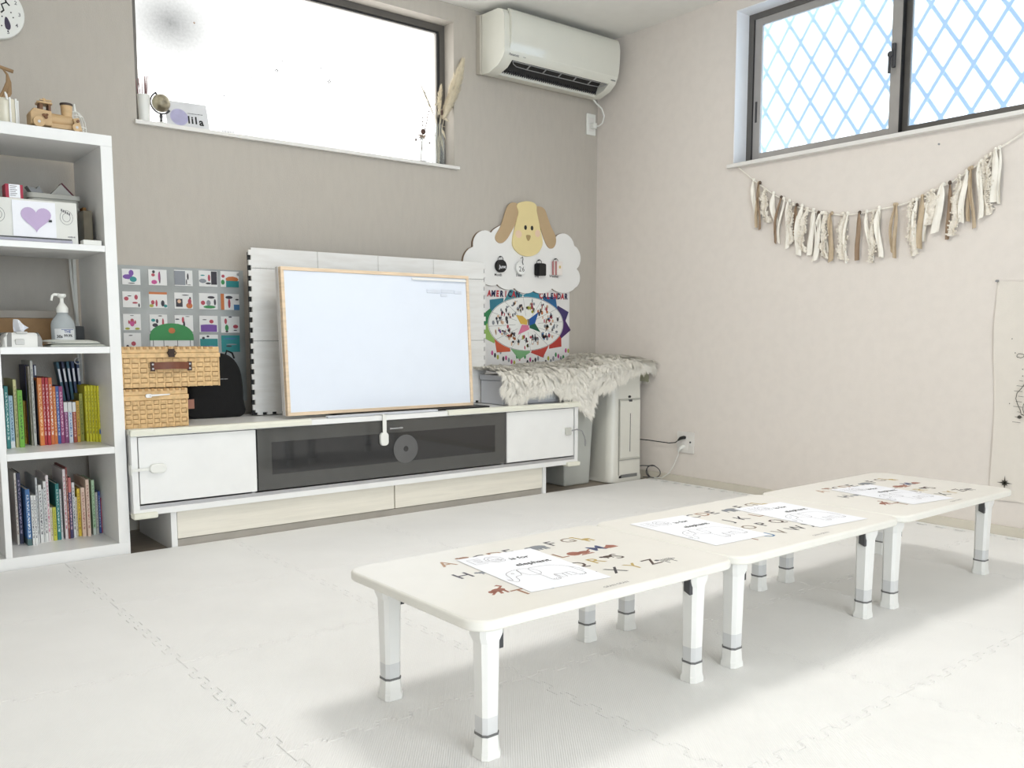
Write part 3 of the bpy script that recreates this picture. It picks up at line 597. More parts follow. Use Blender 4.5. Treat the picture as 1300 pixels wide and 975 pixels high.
build('lid_flap', MB().box(-3.10, -.44, .752, -3.072, -.425, .772).box(-3.095, -.43, .79, -3.06, -.37, .797), mat('flap_grey', (205,205,202), .4), wp, bevel=.003)
def tis(u, v):
    return (-3.094+.032*u+.012*v*v*(u), -.39+.014*math.sin(7*u+3*v), .795+.045*v*(.75+.25*math.sin(3*u+1))-.010*u*v)
build('tissue', MB().grid(tis, 10, 8), PAPER, wp, smooth=True)
pp = thing('paper_stack', 'white soft pouches lying flat beside the wet wipe pack', 'pouches', (-2.9, -.42, .745))
for k, (x0, x1, z) in enumerate(((-3.0, -2.815, .746), (-3.008, -2.835, .757))):
    def pf(u, v, x0=x0, x1=x1, z=z):
        e_ = max(0, min(1, 5*min(u, 1-u, v, 1-v)))
        return (x0+(x1-x0)*u, -.45+.13*v+.02*(1-u)*k, z+.002+.0095*e_**.5+.012*max(0,.35-u)*k)
    build('pouch', MB().grid(pf, 14, 10).box(x0+.004, -.446, z, x1-.004, -.33, z+.002), mat('pouch_white', (214,216,208), .6, .03), pp, smooth=True)
dk = thing('dark_box', 'small dark grey box in the right back corner of the bottle compartment', 'box', (-2.87, -.25, .745))
build('dark_box_body', MB().box(-2.892, -.30, .745, -2.853, -.2, .818), mat('charcoal_plastic', (52,52,52), .6), dk, bevel=.002)
kb = thing('folded_card', 'olive brown folded card behind the dark grey box', 'card', (-2.90, -.18, .745))
build('card_body', MB().prism([(-2.893,.745),(-2.862,.745),(-2.862,.835),(-2.893,.86)], 'xz', -.17, -.16), mat('olive_card', (118,104,66), .8), kb)
bd = thing('cardboard_box', 'brown cardboard box at the back of the bottle compartment', 'box', (-3.0, -.14, .745))
build('box_body', MB().box(-3.14, -.19, .745, -2.915, -.09, .846), mat('brown_corrugated', (158,126,90), .85, .06, 18), bd)
wf = thing('flat_board', 'flat pale grey board lying on the brown cardboard box', 'board', (-3.0, -.14, .846))
build('board_body', MB().box(-3.14, -.185, .8465, -2.91, -.088, .874), mat('pale_grey_board', (172,164,154), .7), wf, bevel=.002)

# --- on top of the shelf
lo = thing('toy_train', 'wooden toy steam train with a dark chimney cap on the white shelf', 'toy', (-2.94, -.4, 1.47))
X = -2.94; Y0 = -.42; Z = 1.47
build('cab_block', MB().prism([(-3.016,1.480),(-2.952,1.480),(-2.952,1.528),(-3.006,1.533),(-3.016,1.52)], 'xz', -.44, -.37), WOODT, lo, bevel=.003)
build('boiler', MB().cyl((-2.952,-.405,1.508),(-2.885,-.405,1.506),.021, n=24).box(-2.955,-.43,1.478,-2.88,-.38,1.492), WOODT, lo, smooth=True)
build('cow_catcher', MB().prism([(-2.887,1.515),(-2.868,1.52),(-2.858,1.476),(-2.876,1.476)], 'xz', -.435, -.375), WOODT, lo, bevel=.002)
ch = build('chimney', MB().cyl((-2.899,-.405,1.522),(-2.899,-.405,1.563),.0165,.0185,24), WOODT, lo, smooth=True)
build('chimney_cap', MB().cyl((-2.899,-.405,1.560),(-2.899,-.405,1.568),.020,.0205,24), CHIP, ch, bevel=.002)
cr_ = MB().box(-2.985,-.425,1.528,-2.975,-.385,1.553).box(-2.958,-.425,1.528,-2.951,-.385,1.553)
build('cab_posts', cr_, mat('toy_dark_wood', (122,84,56), .6), lo)
build('cab_roof', MB().prism(rrect(-2.992,-.432,-2.945,-.378,.012), 'xy', 1.553, 1.559), WOODT, lo, bevel=.0015)
build('propeller', MB().box(-2.979,-.408,1.567,-2.944,-.4,1.571).box(-2.988,-.40,1.562,-2.966,-.394,1.566).cyl((-2.967,-.405,1.558),(-2.967,-.405,1.574),.005,n=12), WOODT, lo)
for (x, r) in ((-2.994,.0175),(-2.879,.014)):
    for y in (-.452,-.366):
        w_ = build('wheel', MB().cyl((x,y,1.47+r),(x,y+.009,1.47+r),r,n=24), WOODT, lo, bevel=.001)
        build('hubcap', MB().cyl((x,y-.001,1.47+r),(x,y+.001,1.47+r),.0045,n=12), ALU, w_)
build('knob', MB().cyl((-2.872,-.442,1.508),(-2.872,-.433,1.508),.0045,n=12).ell((-2.976,-.443,1.512),.007,.003,.005,10).ell((-2.971,-.443,1.506),.006,.003,.006,10).ell((-2.967,-.443,1.514),.004,.003,.004,10), mat('toy_dark_wood', (122,84,56), .6), lo, smooth=True)
cg = thing('wire_birdcage', 'small white wire birdcage behind the wooden toy train', 'birdcage', (-2.83, -.22, 1.47))
cgm = MB(); cx_, cy0 = -2.83, -.22
for k in range(12):
    a = 2*PI*k/12
    cgm.tube([(cx_+.036*math.cos(a)*f, cy0+.036*math.sin(a)*f, 1.475+h_) for f, h_ in ((1,0),(1,.055),(.93,.075),(.7,.095),(.4,.108),(.05,.115))], .0011, 5)
for h_, f in ((0,1),(.028,1),(.055,1),(.095,.7)):
    cgm.tube([(cx_+.036*f*math.cos(2*PI*k/24), cy0+.036*f*math.sin(2*PI*k/24), 1.475+h_) for k in range(24)], .0014, 5, closed=True)
cgm.cyl((cx_,cy0,1.47),(cx_,cy0,1.476),.037,n=24); cgm.cyl((cx_,cy0,1.588),(cx_,cy0,1.615),.0055,.002,10)
build('wire_frame', cgm, WHITE2, cg, smooth=True)
cu = thing('glass_jar_holder', 'cream jar in a white wire holder at the left of the toy train', 'jar', (-3.09, -.4, 1.47))
build('jar_body', MB().lathe((-3.085,-.4,1.472), [(.034,0),(.036,.003),(.036,.078),(.034,.08)], 28), mat('cream_glass', (222,216,196), .25, .03), cu, smooth=True)
hm = MB()
for a in (-.7,-1.3,-.1,-2.2): hm.tube([(-3.085+.039*math.cos(a),-.4+.039*math.sin(a),1.472+q) for q in (0,.04,.082)], .003, 6)
hm.tube([(-3.085+.039*math.cos(2*PI*k/24),-.4+.039*math.sin(2*PI*k/24),1.474) for k in range(24)], .002, 6, closed=True)
hm.tube([(-3.082,-.44,1.545),(-3.085,-.441,1.56),(-3.088,-.441,1.568)], [.003,.004,.002], 6)
build('wire_holder', hm, WHITE, cu, smooth=True)
bw = thing('wooden_ornament', 'bent driftwood ornament with a crossbar standing behind the cream jar', 'ornament', (-3.07, -.3, 1.47))
bm_ = MB()
bm_.tube([(-3.12,-.3,1.688),(-3.08,-.3,1.682),(-3.035,-.3,1.672)], [.007,.006,.006], 8)
for q in (0,.010,-.008,.016):
    bm_.tube([(-3.09+q*.5,-.3+q*.4,1.472),(-3.085+q,-.3+q*.4,1.56),(-3.062+q*.9,-.3,1.60),(-3.052+q*.3,-.3,1.635),(-3.054,-.3,1.66),(-3.068,-.3,1.679)], [.005,.005,.005,.005,.004,.003], 7)
build('bent_branches', bm_, WOODD, bw, smooth=True)
# wall clock
ck = thing('wall_clock', 'round white printed wall clock high at the left of the wall', 'clock', (-3.02, -.015, 2.02))
CX, CZ, CR = -3.035, 1.946, .097
build('clock_body', MB().cyl((CX,-.001,CZ),(CX,-.03,CZ),CR,n=64), WHITE2, ck, bevel=.006, seg=3)
num = MB()
for k in range(1, 13):
    a = PI/2-2*PI*k/12; put_text(num, str(k), .018, (CX+.079*math.cos(a), -.0308, CZ+.079*math.sin(a)), (1,0,0), (0,0,1), 0.0003)
build('numerals', num, INKG, ck)
ar = MB()
ar.prism(smooth_loop([(CX+.65*-.035,CZ+.65*.06),(CX+.65*.01,CZ+.65*.045),(CX+.65*.02,CZ+.65*.01),(CX+.65*.008,CZ+.65*-.02),(CX+.65*-.03,CZ+.65*-.01)]), 'xz', -.0306, -.0301, 1)
line_strip(ar, [(CX+.65*.05,CZ+.65*.08),(CX+.65*.06,CZ+.65*.055),(CX+.65*.035,CZ+.65*.04),(CX+.65*.045,CZ+.65*.01),(CX+.65*.03,CZ+.65*-.005)], .0055, lambda u, v: (u, -.0307, v), 0)
line_strip(ar, [(CX+.65*.055,CZ+.65*.06),(CX+.65*.075,CZ+.65*.04)], .005, lambda u, v: (u, -.0307, v), 0)
ar.prism(smooth_loop([(CX+.65*.05,CZ+.65*-.025),(CX+.65*.062,CZ+.65*-.03),(CX+.65*.075,CZ+.65*-.065),(CX+.65*.068,CZ+.65*-.09),(CX+.65*.05,CZ+.65*-.085),(CX+.65*.045,CZ+.65*-.055)]), 'xz', -.0306, -.0301, 2)
for q in ((.035,-.025),(.08,.005),(.09,-.02),(.03,-.075),(.06,-.1)): ar.prism(ellipse(CX+.65*q[0],CZ+.65*q[1],.0025,.0025,8), 'xz', -.0306, -.0301, 0)
build('printed_drawings', ar, [INK, mat('deep_green_print', (48,74,62)), mat('plum_print', (62,52,76))], ck)
build('clock_hands', MB().box(CX-.004,-.036,CZ-.01,CX+.004,-.034,CZ+.06).box(CX-.01,-.034,CZ-.003,CX-.08,-.032,CZ+.003).cyl((CX,-.03,CZ),(CX,-.038,CZ),.007,n=12), BLACK, ck)
# ------------------------------------------------------------------ things on the window sill (top of sill z = 1.64)
SZ = 1.64
df = thing('reed_diffuser', 'white cup of reed sticks at the left end of the window sill', 'diffuser', (-2.518, .02, SZ))
build('cup', MB().lathe((-2.515,.02,SZ), [(.019,0),(.021,.004),(.0245,.108),(.022,.108),(.020,.01)], 28), WHITE2, df, smooth=True)
rs = [(-.010,.03,-.026),(-.006,.02,-.016),(.004,-.01,.012),(.008,.01,.020),(-.014,.0,-.004),(.006,.01,.008)]
for q in rs:
    build('reed_stick', MB().cyl((-2.515+q[0]*.5,.02,SZ+.01),(-2.515+q[2],.02+q[1]*.3,SZ+.178+q[0]),.0023,n=6), mat('mauve_brown_reed', (138,104,104), .7), df)
gb = thing('small_globe', 'small desk globe with beige sphere and dark stand on the window sill', 'globe', (-2.45, .02, SZ))
GM = mat('antique_globe_map', (196,186,158), .35, .05, 22, col2=(96,86,66))
build('globe_ball', MB().ell((-2.447,.02,1.727), .036,.036,.036, 28), GM, gb, smooth=True)
arc = [(-2.447+.042*math.cos(a), .02, 1.727+.042*math.sin(a)) for a in [math.radians(115+205*k/20) for k in range(21)]]
build('meridian_arm', MB().tube(arc, .0034, 6).cyl((-2.468,.02,1.768),(-2.463,.02,1.757),.004,n=8).cyl((-2.414,.02,1.697),(-2.421,.02,1.703),.005,n=8), DKGREY, gb, smooth=True)
build('stand', MB().lathe((-2.449,.02,SZ+.006), [(.008,0),(.006,.008),(.0045,.018),(.0075,.026),(.006,.037),(.003,.042)], 16), DKGREY, gb, smooth=True)
build('base', MB().lathe((-2.449,.02,SZ), [(.030,0),(.030,.004),(.02,.009),(.008,.011)], 28), WHITE2, gb, smooth=True)
sg = thing('name_card', 'white sign card with a lilac circle and black lettering on the sill', 'sign', (-2.33, .035, SZ))
CA, CB = Vector((-2.418,.045,SZ)), Vector((-2.246,.028,SZ))
cu_ = (CB-CA).normalized(); cv_ = Vector((-.03, .12, 1)).normalized(); cn_ = cu_.cross(cv_)   # faces the room
if cn_.y > 0: cn_ = -cn_
wd_ = (CB-CA).length
def cp(u, v, d=0): return CA+cu_*u+cv_*v+cn_*d
def slab(mb, poly, d0, d1, m=0):
    n = len(poly); vs = [cp(u,v,d0) for u,v in poly]+[cp(u,v,d1) for u,v in poly]
    mb.add(vs, [tuple(range(n-1,-1,-1)), tuple(range(n,2*n))]+[(i,(i+1)%n,n+(i+1)%n,n+i) for i in range(n)], m)
m_ = MB(); slab(m_, [(0,0),(wd_,0),(wd_-.006,.112),(.0,.112)], 0, .003)
build('card_board', m_, mat('card_pale_grey', (222,222,224), .5), sg)
m_ = MB(); slab(m_, ellipse(.052,.048,.036,.034,32), .0031, .0037, 0)
for k in range(5): line_strip(m_, ellipse(.052,.048,.03-.006*k,.027-.006*k,24), .0009, lambda u,v: cp(u,v,.0039), 1, closed=True)
build('lilac_circle', m_, [mat('lilac_print', (188,184,214), .6, .05, 60), mat('lilac_line', (160,155,195), .6)], sg)
m_ = MB()
for ch_, u_ in (('l',.090),('i',.104),('l',.119),('a',.140)): put_text(m_, ch_, .042, cp(u_,.040-(.004 if ch_ == 'a' else 0),.0039), cu_, cv_, .0014); marks(m_, 15, .062, .004, cp(.118,.068,.0039), cu_, cv_)
build('lettering', m_, INK, sg)
gk = thing('acrylic_block', 'small clear acrylic block with faint writing on the middle sill', 'ornament', (-2.17, .03, SZ))
build('block_body', MB().box(-2.208,.025,SZ,-2.130,.040,SZ+.032), GLASSC, gk, bevel=.001)
m_ = MB(); marks(m_, 8, .055, .014, (-2.169,.0247,SZ+.014), (1,0,0), (0,0,1)); build('block_lettering', m_, INKG, gk)
for k, (x, lab) in enumerate(((-1.86, 'row of tiny dark beads at the left of the sill edge'), (-1.805, 'single tiny dark ornament near the tiny beads on the sill'), (-1.775, 'rightmost tiny dark ornament on the sill middle'))):
    t = thing('tiny_ornament', lab, 'ornament', (x, .07, SZ))
    m_ = MB()
    for q in range(5 if k == 0 else 1): m_.ell((x-.016+.008*q if k == 0 else x, .07, SZ+.004), .0035 if k==0 else .007, .004, .004, 10)
    build('ornament_body', m_, BLACK, t, smooth=True)
# dried flowers
PAMP = mat('pampas_plume', (232,220,194), .95, .05, 60)
DRYG = mat('dry_cream_leaf', (216,204,180), .8, .06)
DRYB = mat('dry_dark_bud', (84,62,54), .8, .1)
def vase(x, y, r, h, lab, name='glass_vase'):
    t = thing(name, lab, 'vase', (x, y, SZ))
    build('vase_glass', MB().lathe((x,y,SZ), [(r*.9,0),(r,.004),(r,h*.62),(r*.55,h*.82),(r*.5,h),(r*.45,h),(r*.5,h*.82),(r*.93,h*.6),(r*.93,.008),(.001,.007)], 24), GLASSC, t, smooth=True, angle=70)
    return t
v1 = vase(-1.188, .03, .030, .125, 'left clear glass vase with small dried flowers on the sill')
v2 = vase(-1.082, .03, .032, .205, 'tall clear glass vase holding the cream pampas at the sill end')
d1 = thing('dried_flowers', 'small dark dried flower sprigs in the left glass vase', 'flowers', (-1.188, .03, SZ+.01))
m_ = MB().tube([(-1.186,.03,SZ+.015),(-1.182,.03,SZ+.09),(-1.172,.03,SZ+.15)], .0022, 6)
m_.tube([(-1.184,.03,SZ+.05),(-1.165,.03,SZ+.15),(-1.135,.03,SZ+.27)], .0012, 5).tube([(-1.184,.03,SZ+.05),(-1.175,.03,SZ+.16),(-1.17,.03,SZ+.235)], .0012, 5)
build('stems', m_, mat('dry_stem', (130,110,84), .8), d1)
m_ = MB()
for k in range(7): m_.ell((-1.160+.0038*k, .03+.003*math.sin(k*2), SZ+.17+.0145*k), .0032,.0032,.0045, 8)
for k in range(6): m_.ell((-1.1755+.004*(k%2), .03, SZ+.185+.009*k), .003,.003,.004, 8)
m_.ell((-1.172,.03,SZ+.155), .013,.012,.014, 12); m_.ell((-1.135,.03,SZ+.105), .005,.005,.006, 8); m_.ell((-1.215,.03,SZ+.11), .005,.005,.008, 8)
build('dark_buds', m_, DRYB, d1, smooth=True)
m_ = MB(); random.seed(3)
for k in range(22):
    a = random.uniform(0, 2*PI); b = random.uniform(-.6, .7); d = Vector((math.cos(a)*math.cos(b), math.sin(a)*.5, math.sin(b)-.1)); c = Vector((-1.176,.03,SZ+.130)); s_ = d.cross(Vector((0,1,.2))).normalized()*.0045
    e_ = c+d*random.uniform(.016,.034); m_.add([c, c+d*.012+s_, e_, c+d*.012-s_], [(0,1,2,3)])
build('pale_petals', m_, mat('pale_dusty_petal', (196,178,162), .8, .08), d1)
d2 = thing('pampas_grass', 'large cream pampas plume and dry leaves in the tall vase', 'pampas', (-1.08, .03, SZ+.01))
m_ = MB()
for q in ((-.072,.012,.36), (.03,-.005,.30), (.075,-.012,.38), (.02,.0,.28), (-.01,.01,.25), (.05,.01,.2)):
    m_.tube([(-1.082+q[0]*.05,.03,SZ+.015),(-1.082+q[0]*.3,.03+q[1]*.4,SZ+.2),(-1.082+q[0],.03+q[1],SZ+q[2])], .0016, 5)
build('stems', m_, DRYG, d2)
def plume(name, axis, rad, n, L_, seed, m=PAMP, wd=.0007):
    random.seed(seed); mb = MB(); ax = [Vector(p) for p in axis]; N = len(ax)-1
    for k in range(n):
        t = random.random(); i = min(int(t*N), N-1); f = t*N-i; p = ax[i].lerp(ax[i+1], f); d = (ax[i+1]-ax[i]).normalized()
        r = rad*(math.sin(PI*(.12+.83*t))**.8); a = random.uniform(0, 2*PI); s_ = d.orthogonal().normalized(); s2 = d.cross(s_); o_ = (s_*math.cos(a)+s2*math.sin(a))
        st = p+o_*r*random.uniform(0,.45); en = p+o_*r*random.uniform(.6,1.0)+d*L_*random.uniform(.5,1.1); sd = o_.cross(d)*wd*random.uniform(.8,1.8)
        mid = st.lerp(en,.5)+o_*r*.1
        mb.add([st-sd, st+sd, mid+sd, mid-sd, en], [(0,1,2,3),(3,2,4)])
    return build(name, mb, m, d2, kind='stuff')
plume('plume', [(-1.058,.02,1.87),(-1.02,.005,1.97),(-.99,-.005,2.06),(-.966,-.015,2.145)], .038, 2300, .042, 1, wd=.0010)
plume('small_plume', [(-1.075,.03,1.89),(-1.072,.03,1.97),(-1.062,.03,2.03)], .017, 700, .02, 2)
plume('thin_plume', [(-1.105,.03,1.88),(-1.135,.04,1.95),(-1.172,.045,2.02)], .007, 420, .02, 4, mat('thin_plume_beige', (206,198,180), .9, .05), .0005)
m_ = MB(); random.seed(9)
for q in ((-1.11,1.93,-1.075,1.95),(-1.06,1.90,-1.005,1.935),(-1.085,1.87,-1.10,1.915),(-1.06,1.88,-1.02,1.86),(-1.07,1.83,-1.045,1.77),(-1.08,1.80,-1.095,1.72),(-1.075,1.8,-1.06,1.7)):
    a = Vector((q[0],.025,q[1])); b = Vector((q[2],.015,q[3])); d = b-a; s_ = Vector((-d.z,0,d.x)).normalized()*.006; c = a.lerp(b,.4)
    m_.add([a, c+s_+Vector((0,-.006,0)), b, c-s_], [(0,1,2,3)])
build('dry_leaves', m_, DRYG, d2)
build('dark_pod', MB().ell((-1.068,.015,1.90), .006,.006,.014, 10), DRYB, d2, smooth=True)

# snowflake stickers on the frosted glass
FLK = mat('sticker_grey', (150,150,156), .6); FLKP = mat('sticker_beige', (205,180,165), .6); FLKD = mat('sticker_dark', (88,84,88), .6)
poss = ['large star outline sticker high on the frosted window', 'dark six armed snowflake sticker right of the window centre', 'grey snowflake sticker beside the small dark dot', 'small dark dot sticker above the grey snowflake',
        'small dark dot sticker left of the grey snowflake', 'tiny dot sticker lowest at the left of the window', 'pale faint snowflake sticker above the dark snowflake', 'tiny pale dot sticker below the star outline',
        'beige dot sticker at the upper left of the window', 'small square sticker right of the dark snowflake', 'small star sticker above left of the dark snowflake', 'tiny pale sticker below the dark snowflake']
for k, (x, z, s_) in enumerate(FLAKES):
    t = thing('window_sticker', poss[k], 'sticker', (x, .099, z)); m_ = MB(); fy = .0992
    f3 = lambda u, v: (u, fy, v)
    R_ = s_/2
    if k == 0:
        st = [(x+(R_*1.15 if q % 2 == 0 else R_*.62)*math.cos(PI/6*q), z+(R_*1.15 if q % 2 == 0 else R_*.62)*math.sin(PI/6*q)) for q in range(12)]
        line_strip(m_, st, .0022, f3, closed=True); m_.prism(ellipse(x,z,.003,.003,8), 'xz', .0985, .0995)
    elif R_ > .006:
        for q in range(6):
            a = PI/3*q+.3; c, d = math.cos(a), math.sin(a); w_ = .0036 if k != 6 else .002
            line_strip(m_, [(x+c*R_*.25, z+d*R_*.25),(x+c*R_, z+d*R_)], w_, f3)
            line_strip(m_, [(x+c*R_*.6-d*R_*.25, z+d*R_*.6+c*R_*.25),(x+c*R_*.5, z+d*R_*.5),(x+c*R_*.6+d*R_*.25, z+d*R_*.6-c*R_*.25)], w_, f3)
    else: m_.prism(ellipse(x,z,R_,R_,8 if k != 9 else 4), 'xz', .0985, .0995)
    build('sticker_film', m_, FLKD if k in (1, 3, 4) else (FLKP if k in (0, 8, 9) else FLK), t)

# ------------------------------------------------------------------ air conditioner
AX0, AX1 = -.865, -.065; AZ = 2.112
ac = thing('air_conditioner', 'white wall air conditioner with open louver in the ceiling corner', 'air conditioner', (-.465, -.1, 2.11))
ACW = mat('ac_white_plastic', (226,225,214), .35, .01, coat=.15)
full = [(-.002,2.125),(-.03,2.112),(-.09,2.107),(-.165,2.128),(-.208,2.16),(-.222,2.188),(-.218,2.36),(-.20,2.388),(-.17,2.40),(-.002,2.405)]
notch = [(-.002,2.125),(-.03,2.112),(-.095,2.108),(-.10,2.165),(-.16,2.205),(-.200,2.156),(-.210,2.163),(-.222,2.188),(-.218,2.36),(-.20,2.388),(-.17,2.40),(-.002,2.405)]
m_ = MB()
m_.prism(full, 'yz', AX0+.012, AX0+.075); m_.prism(full, 'yz', AX1-.05, AX1); m_.prism(notch, 'yz', AX0+.075, AX1-.05)
build('body', m_, ACW, ac, smooth=True, angle=35)
m_ = MB().prism([(-.0,2.118),(-.035,2.11),(-.035,2.40),(0,2.407)], 'yz', AX0-.001, AX0+.012)
build('rear_case', m_, mat('ac_side_grey', (196,190,178), .5), ac, bevel=.002)
fp = [(-.212,2.187),(-.2200,2.188),(-.2275,2.22),(-.2330,2.255),(-.2360,2.295),(-.2365,2.33),(-.233,2.362),(-.222,2.386),(-.205,2.398),(-.205,2.389),(-.216,2.37)]
build('front_panel', MB().prism(fp, 'yz', AX0+.045, AX1+.004), mat('ac_gloss_panel', (226,225,214), .1, .005, coat=.6), ac, smooth=True, angle=35)
m_ = MB().prism([(-.101,2.13),(-.115,2.165),(-.16,2.20),(-.19,2.165),(-.19,2.16),(-.16,2.19),(-.12,2.155),(-.105,2.125)], 'yz', AX0+.076, AX1-.051)
build('outlet_cavity', m_, BLACK, ac)
fl_ = MB()
fl_.prism([(-.205,2.150),(-.20,2.146),(-.17,2.128),(-.168,2.132)], 'yz', AX0+.09, AX1-.06)
rim = MB()
def slope(x, s_): return (x, -.198+.062*s_, 2.1545-.027*s_)
rim.tube([slope(AX0+.085,.05), slope(AX1-.055,.05)], .0022, 6)
rim.tube([slope(AX0+.085,.05), slope(AX0+.10,.3), slope(AX0+.13,.5), slope(AX0+.2,.55), slope(AX1-.16,.55), slope(AX1-.10,.5), slope(AX1-.07,.3), slope(AX1-.055,.05)], .0022, 6)
for k in range(5):
    x = AX0+.20+.107*k; rim.tube([slope(x,.05), slope(x,.55)], .0035, 6)
build('air_guide', rim, GREYP, ac, smooth=True)
gr_ = MB()
for k in range(46): x = AX0+.09+.0145*k; gr_.box(x,-.112,2.118,x+.0012,-.10,2.16)
build('fin_grille', gr_, DKGREY, ac)
m_ = MB(); pn = Vector((0,-.222-.0,2.1745)); put_text(m_, 'Panasonic', .016, (AX0+.075, -.2185, 2.1755), (1,0,0), Vector((0,-.45,.9)).normalized(), .0004)
marks(m_, 4, .018, .005, (AX0+.142, -.2185, 2.1755), (1,0,0), Vector((0,-.45,.9)).normalized())
for k in range(4): m_.box(AX1-.045+.009*k,-.2205,2.172,AX1-.041+.009*k,-.2165,2.176)
build('front_marks', m_, INKG, ac)
# its socket and cord in the corner
ap = thing('wall_socket', 'white wall socket in the corner below the air conditioner', 'socket', (-.055, -.005, 1.98))
build('socket_plate', MB().box(-.092,-.010,1.925,-.022,-.0005,2.043), WHITE2, ap, bevel=.003)
build('socket_insert', MB().box(-.075,-.0125,1.945,-.038,-.010,2.022), TRIM, ap, bevel=.001)
ad = ac
cdn = build('power_cord', MB().tube([(-.085,-.05,2.115),(-.07,-.06,2.09),(-.045,-.08,2.06),(-.03,-.085,2.02),(-.028,-.07,1.985),(-.036,-.05,1.972),(-.048,-.035,1.972)], .0042, 8), WHITE2, ad, smooth=True)
build('plug', MB().box(-.070,-.042,1.957,-.043,-.0126,1.988), WHITE2, cdn, bevel=.004)

# ------------------------------------------------------------------ low television cabinet
CXL, CXR = -2.764, -.592; CYF = -.49; CYB = -.06; CT = .445
cab = thing('television_cabinet', 'long low white television cabinet with a dark glass flap in the middle', 'cabinet', (-1.68, -.27, -.012))
build('top_board', MB().box(CXL, CYF-.004, CT-.022, CXR, CYB, CT), WHITE, cab, bevel=.002)
build('bottom_board', MB().box(CXL, CYF, .135, CXR, CYB, .158), WHITE, cab, bevel=.0015)
for x in (CXL, CXR-.022): build('side_panel', MB().box(x, CYF, .158, x+.022, CYB, CT-.022), WHITE, cab, bevel=.001)
build('back_panel', MB().box(CXL+.022, CYB-.01, .158, CXR-.022, CYB, CT-.022), DKGREY, cab)
for x in (-2.312, -1.066): build('partition', MB().box(x, CYF+.03, .158, x+.016, CYB-.01, CT-.022), WHITE, cab)
build('door_rail', MB().box(CXL+.022, CYF+.006, .158, CXR-.022, CYF+.03, .166).box(CXL+.022, CYF+.003, .158, CXR-.022, CYF+.006, .172), ALU, cab)
dl = build('door', MB().box(-2.738, CYF+.002, .178, -2.300, CYF+.020, CT-.025), WHITE, cab, bevel=.001)
dr = build('door', MB().box(-1.052, CYF+.002, .178, -.622, CYF+.020, CT-.025), WHITE, cab, bevel=.001)
build('edge_strip', MB().box(-1.0585, CYF+.001, .176, -1.053, CYF+.02, CT-.025), ALU, dr)
gd = build('glass_flap', MB().box(-2.294, CYF+.002, .178, -1.062, CYF+.012, CT-.024), DGLASS, cab, bevel=.001)
build('tinted_window', MB().box(-2.236, CYF+.0005, .238, -1.126, CYF+.0025, .366), DGLASS2, gd)
build('flap_handle', MB().box(-1.705, CYF-.012, .384, -1.640, CYF-.006, .389).box(-1.703, CYF-.008, .383, -1.697, CYF+.002, .390).box(-1.648, CYF-.008, .383, -1.642, CYF+.002, .390), ALU, gd)
m_ = MB(); m_.cyl((-1.62,CYF-.0012,.292),(-1.62,CYF+.001,.292),.062,n=48)
disc = build('round_disc_mark', m_, mat('grey_disc', (96,96,96), .35), gd, bevel=.0004)
build('disc_hub', MB().cyl((-1.62,CYF-.0022,.292),(-1.62,CYF-.0010,.292),.012,n=24), DGLASS2, disc)
# plinth with two drawers
PL, PR, PF = -2.628, -.786, -.466
for x in (PL, PR-.022): build('plinth_side', MB().box(x, PF, -.012, x+.022, CYB, .135), WHITE, cab, bevel=.001)
build('plinth_base', MB().box(PL+.022, PF+.014, -.012, PR-.022, CYB, .024), mat('plinth_taupe', (188,182,172), .6), cab)
for x0, x1 in ((PL+.024, -1.666), (-1.661, PR-.024)): build('drawer', MB().box(x0, PF+.003, .028, x1, CYB-.05, .131), CREAMW, cab, bevel=.001)
# edge guards and safety catches belong to the cabinet now
def guard(x0, x1):
    m = MB(); m.prism([(CYF-.016,CT-.018),(CYF-.016,CT-.004),(CYF-.010,CT+.004),(CYF+.01,CT+.005),(CYF+.01,CT),(CYF-.005,CT),(CYF-.005,CT-.018)], 'yz', x0, x1); return m
build('edge_guard', guard(CXL-.004, -2.07), GUARD, cab, bevel=.001, label='cream foam edge guard on the left')
build('edge_guard', guard(-1.40, CXR+.004), GUARD, cab, bevel=.001, label='cream foam edge guard on the right')
for x, s_ in ((CXL-.004, 1), (CXR+.004, -1)):
    for z in (.133, CT-.008): build('corner_guard', MB().box(x, CYF-.017, z-.008, x+s_*.085, CYF+.03, z+.014), GUARD, cab, bevel=.006)
m_ = MB().prism(rrect(-2.705,.288,-2.645,.322,.016), 'xz', CYF-.014, CYF+.002)
c1 = build('safety_catch', m_, WHITE2, cab, bevel=.004)
build('catch_strap', MB().box(-2.766,CYF-.006,.299,-2.70,CYF-.004,.309).box(-2.768,CYF-.006,.285,-2.7645,CYF+.03,.322), WHITE2, c1)
m_ = MB().prism(rrect(-1.752,.315,-1.712,.372,.015), 'xz', CYF-.014, CYF+.002)
c2 = build('safety_catch', m_, WHITE2, cab, bevel=.004)
build('catch_strap', MB().box(-1.740,CYF-.012,.365,-1.722,CYF-.009,.447).box(-1.740,CYF-.012,.446,-1.722,CYF+.03,.449).box(-1.765,CYF+.012,.446,-1.70,CYF+.035,.4495), WHITE2, c2)
m_ = MB().prism(rrect(-.682,.286,-.645,.324,.006), 'xz', CYF-.012, CYF+.002)
c3 = build('safety_catch', m_, mat('clear_grey_plastic', (206,206,198), .3), cab, bevel=.004)
build('catch_strap', MB().tube([(-.648,CYF-.008,.307),(-.61,CYF-.012,.312),(-.575,CYF-.012,.300),(-.557,CYF-.012,.27),(-.553,CYF-.012,.245)], .0035, 6).ell((-.552,CYF-.012,.240),.006,.004,.02,10), GREYP, c3, smooth=True)

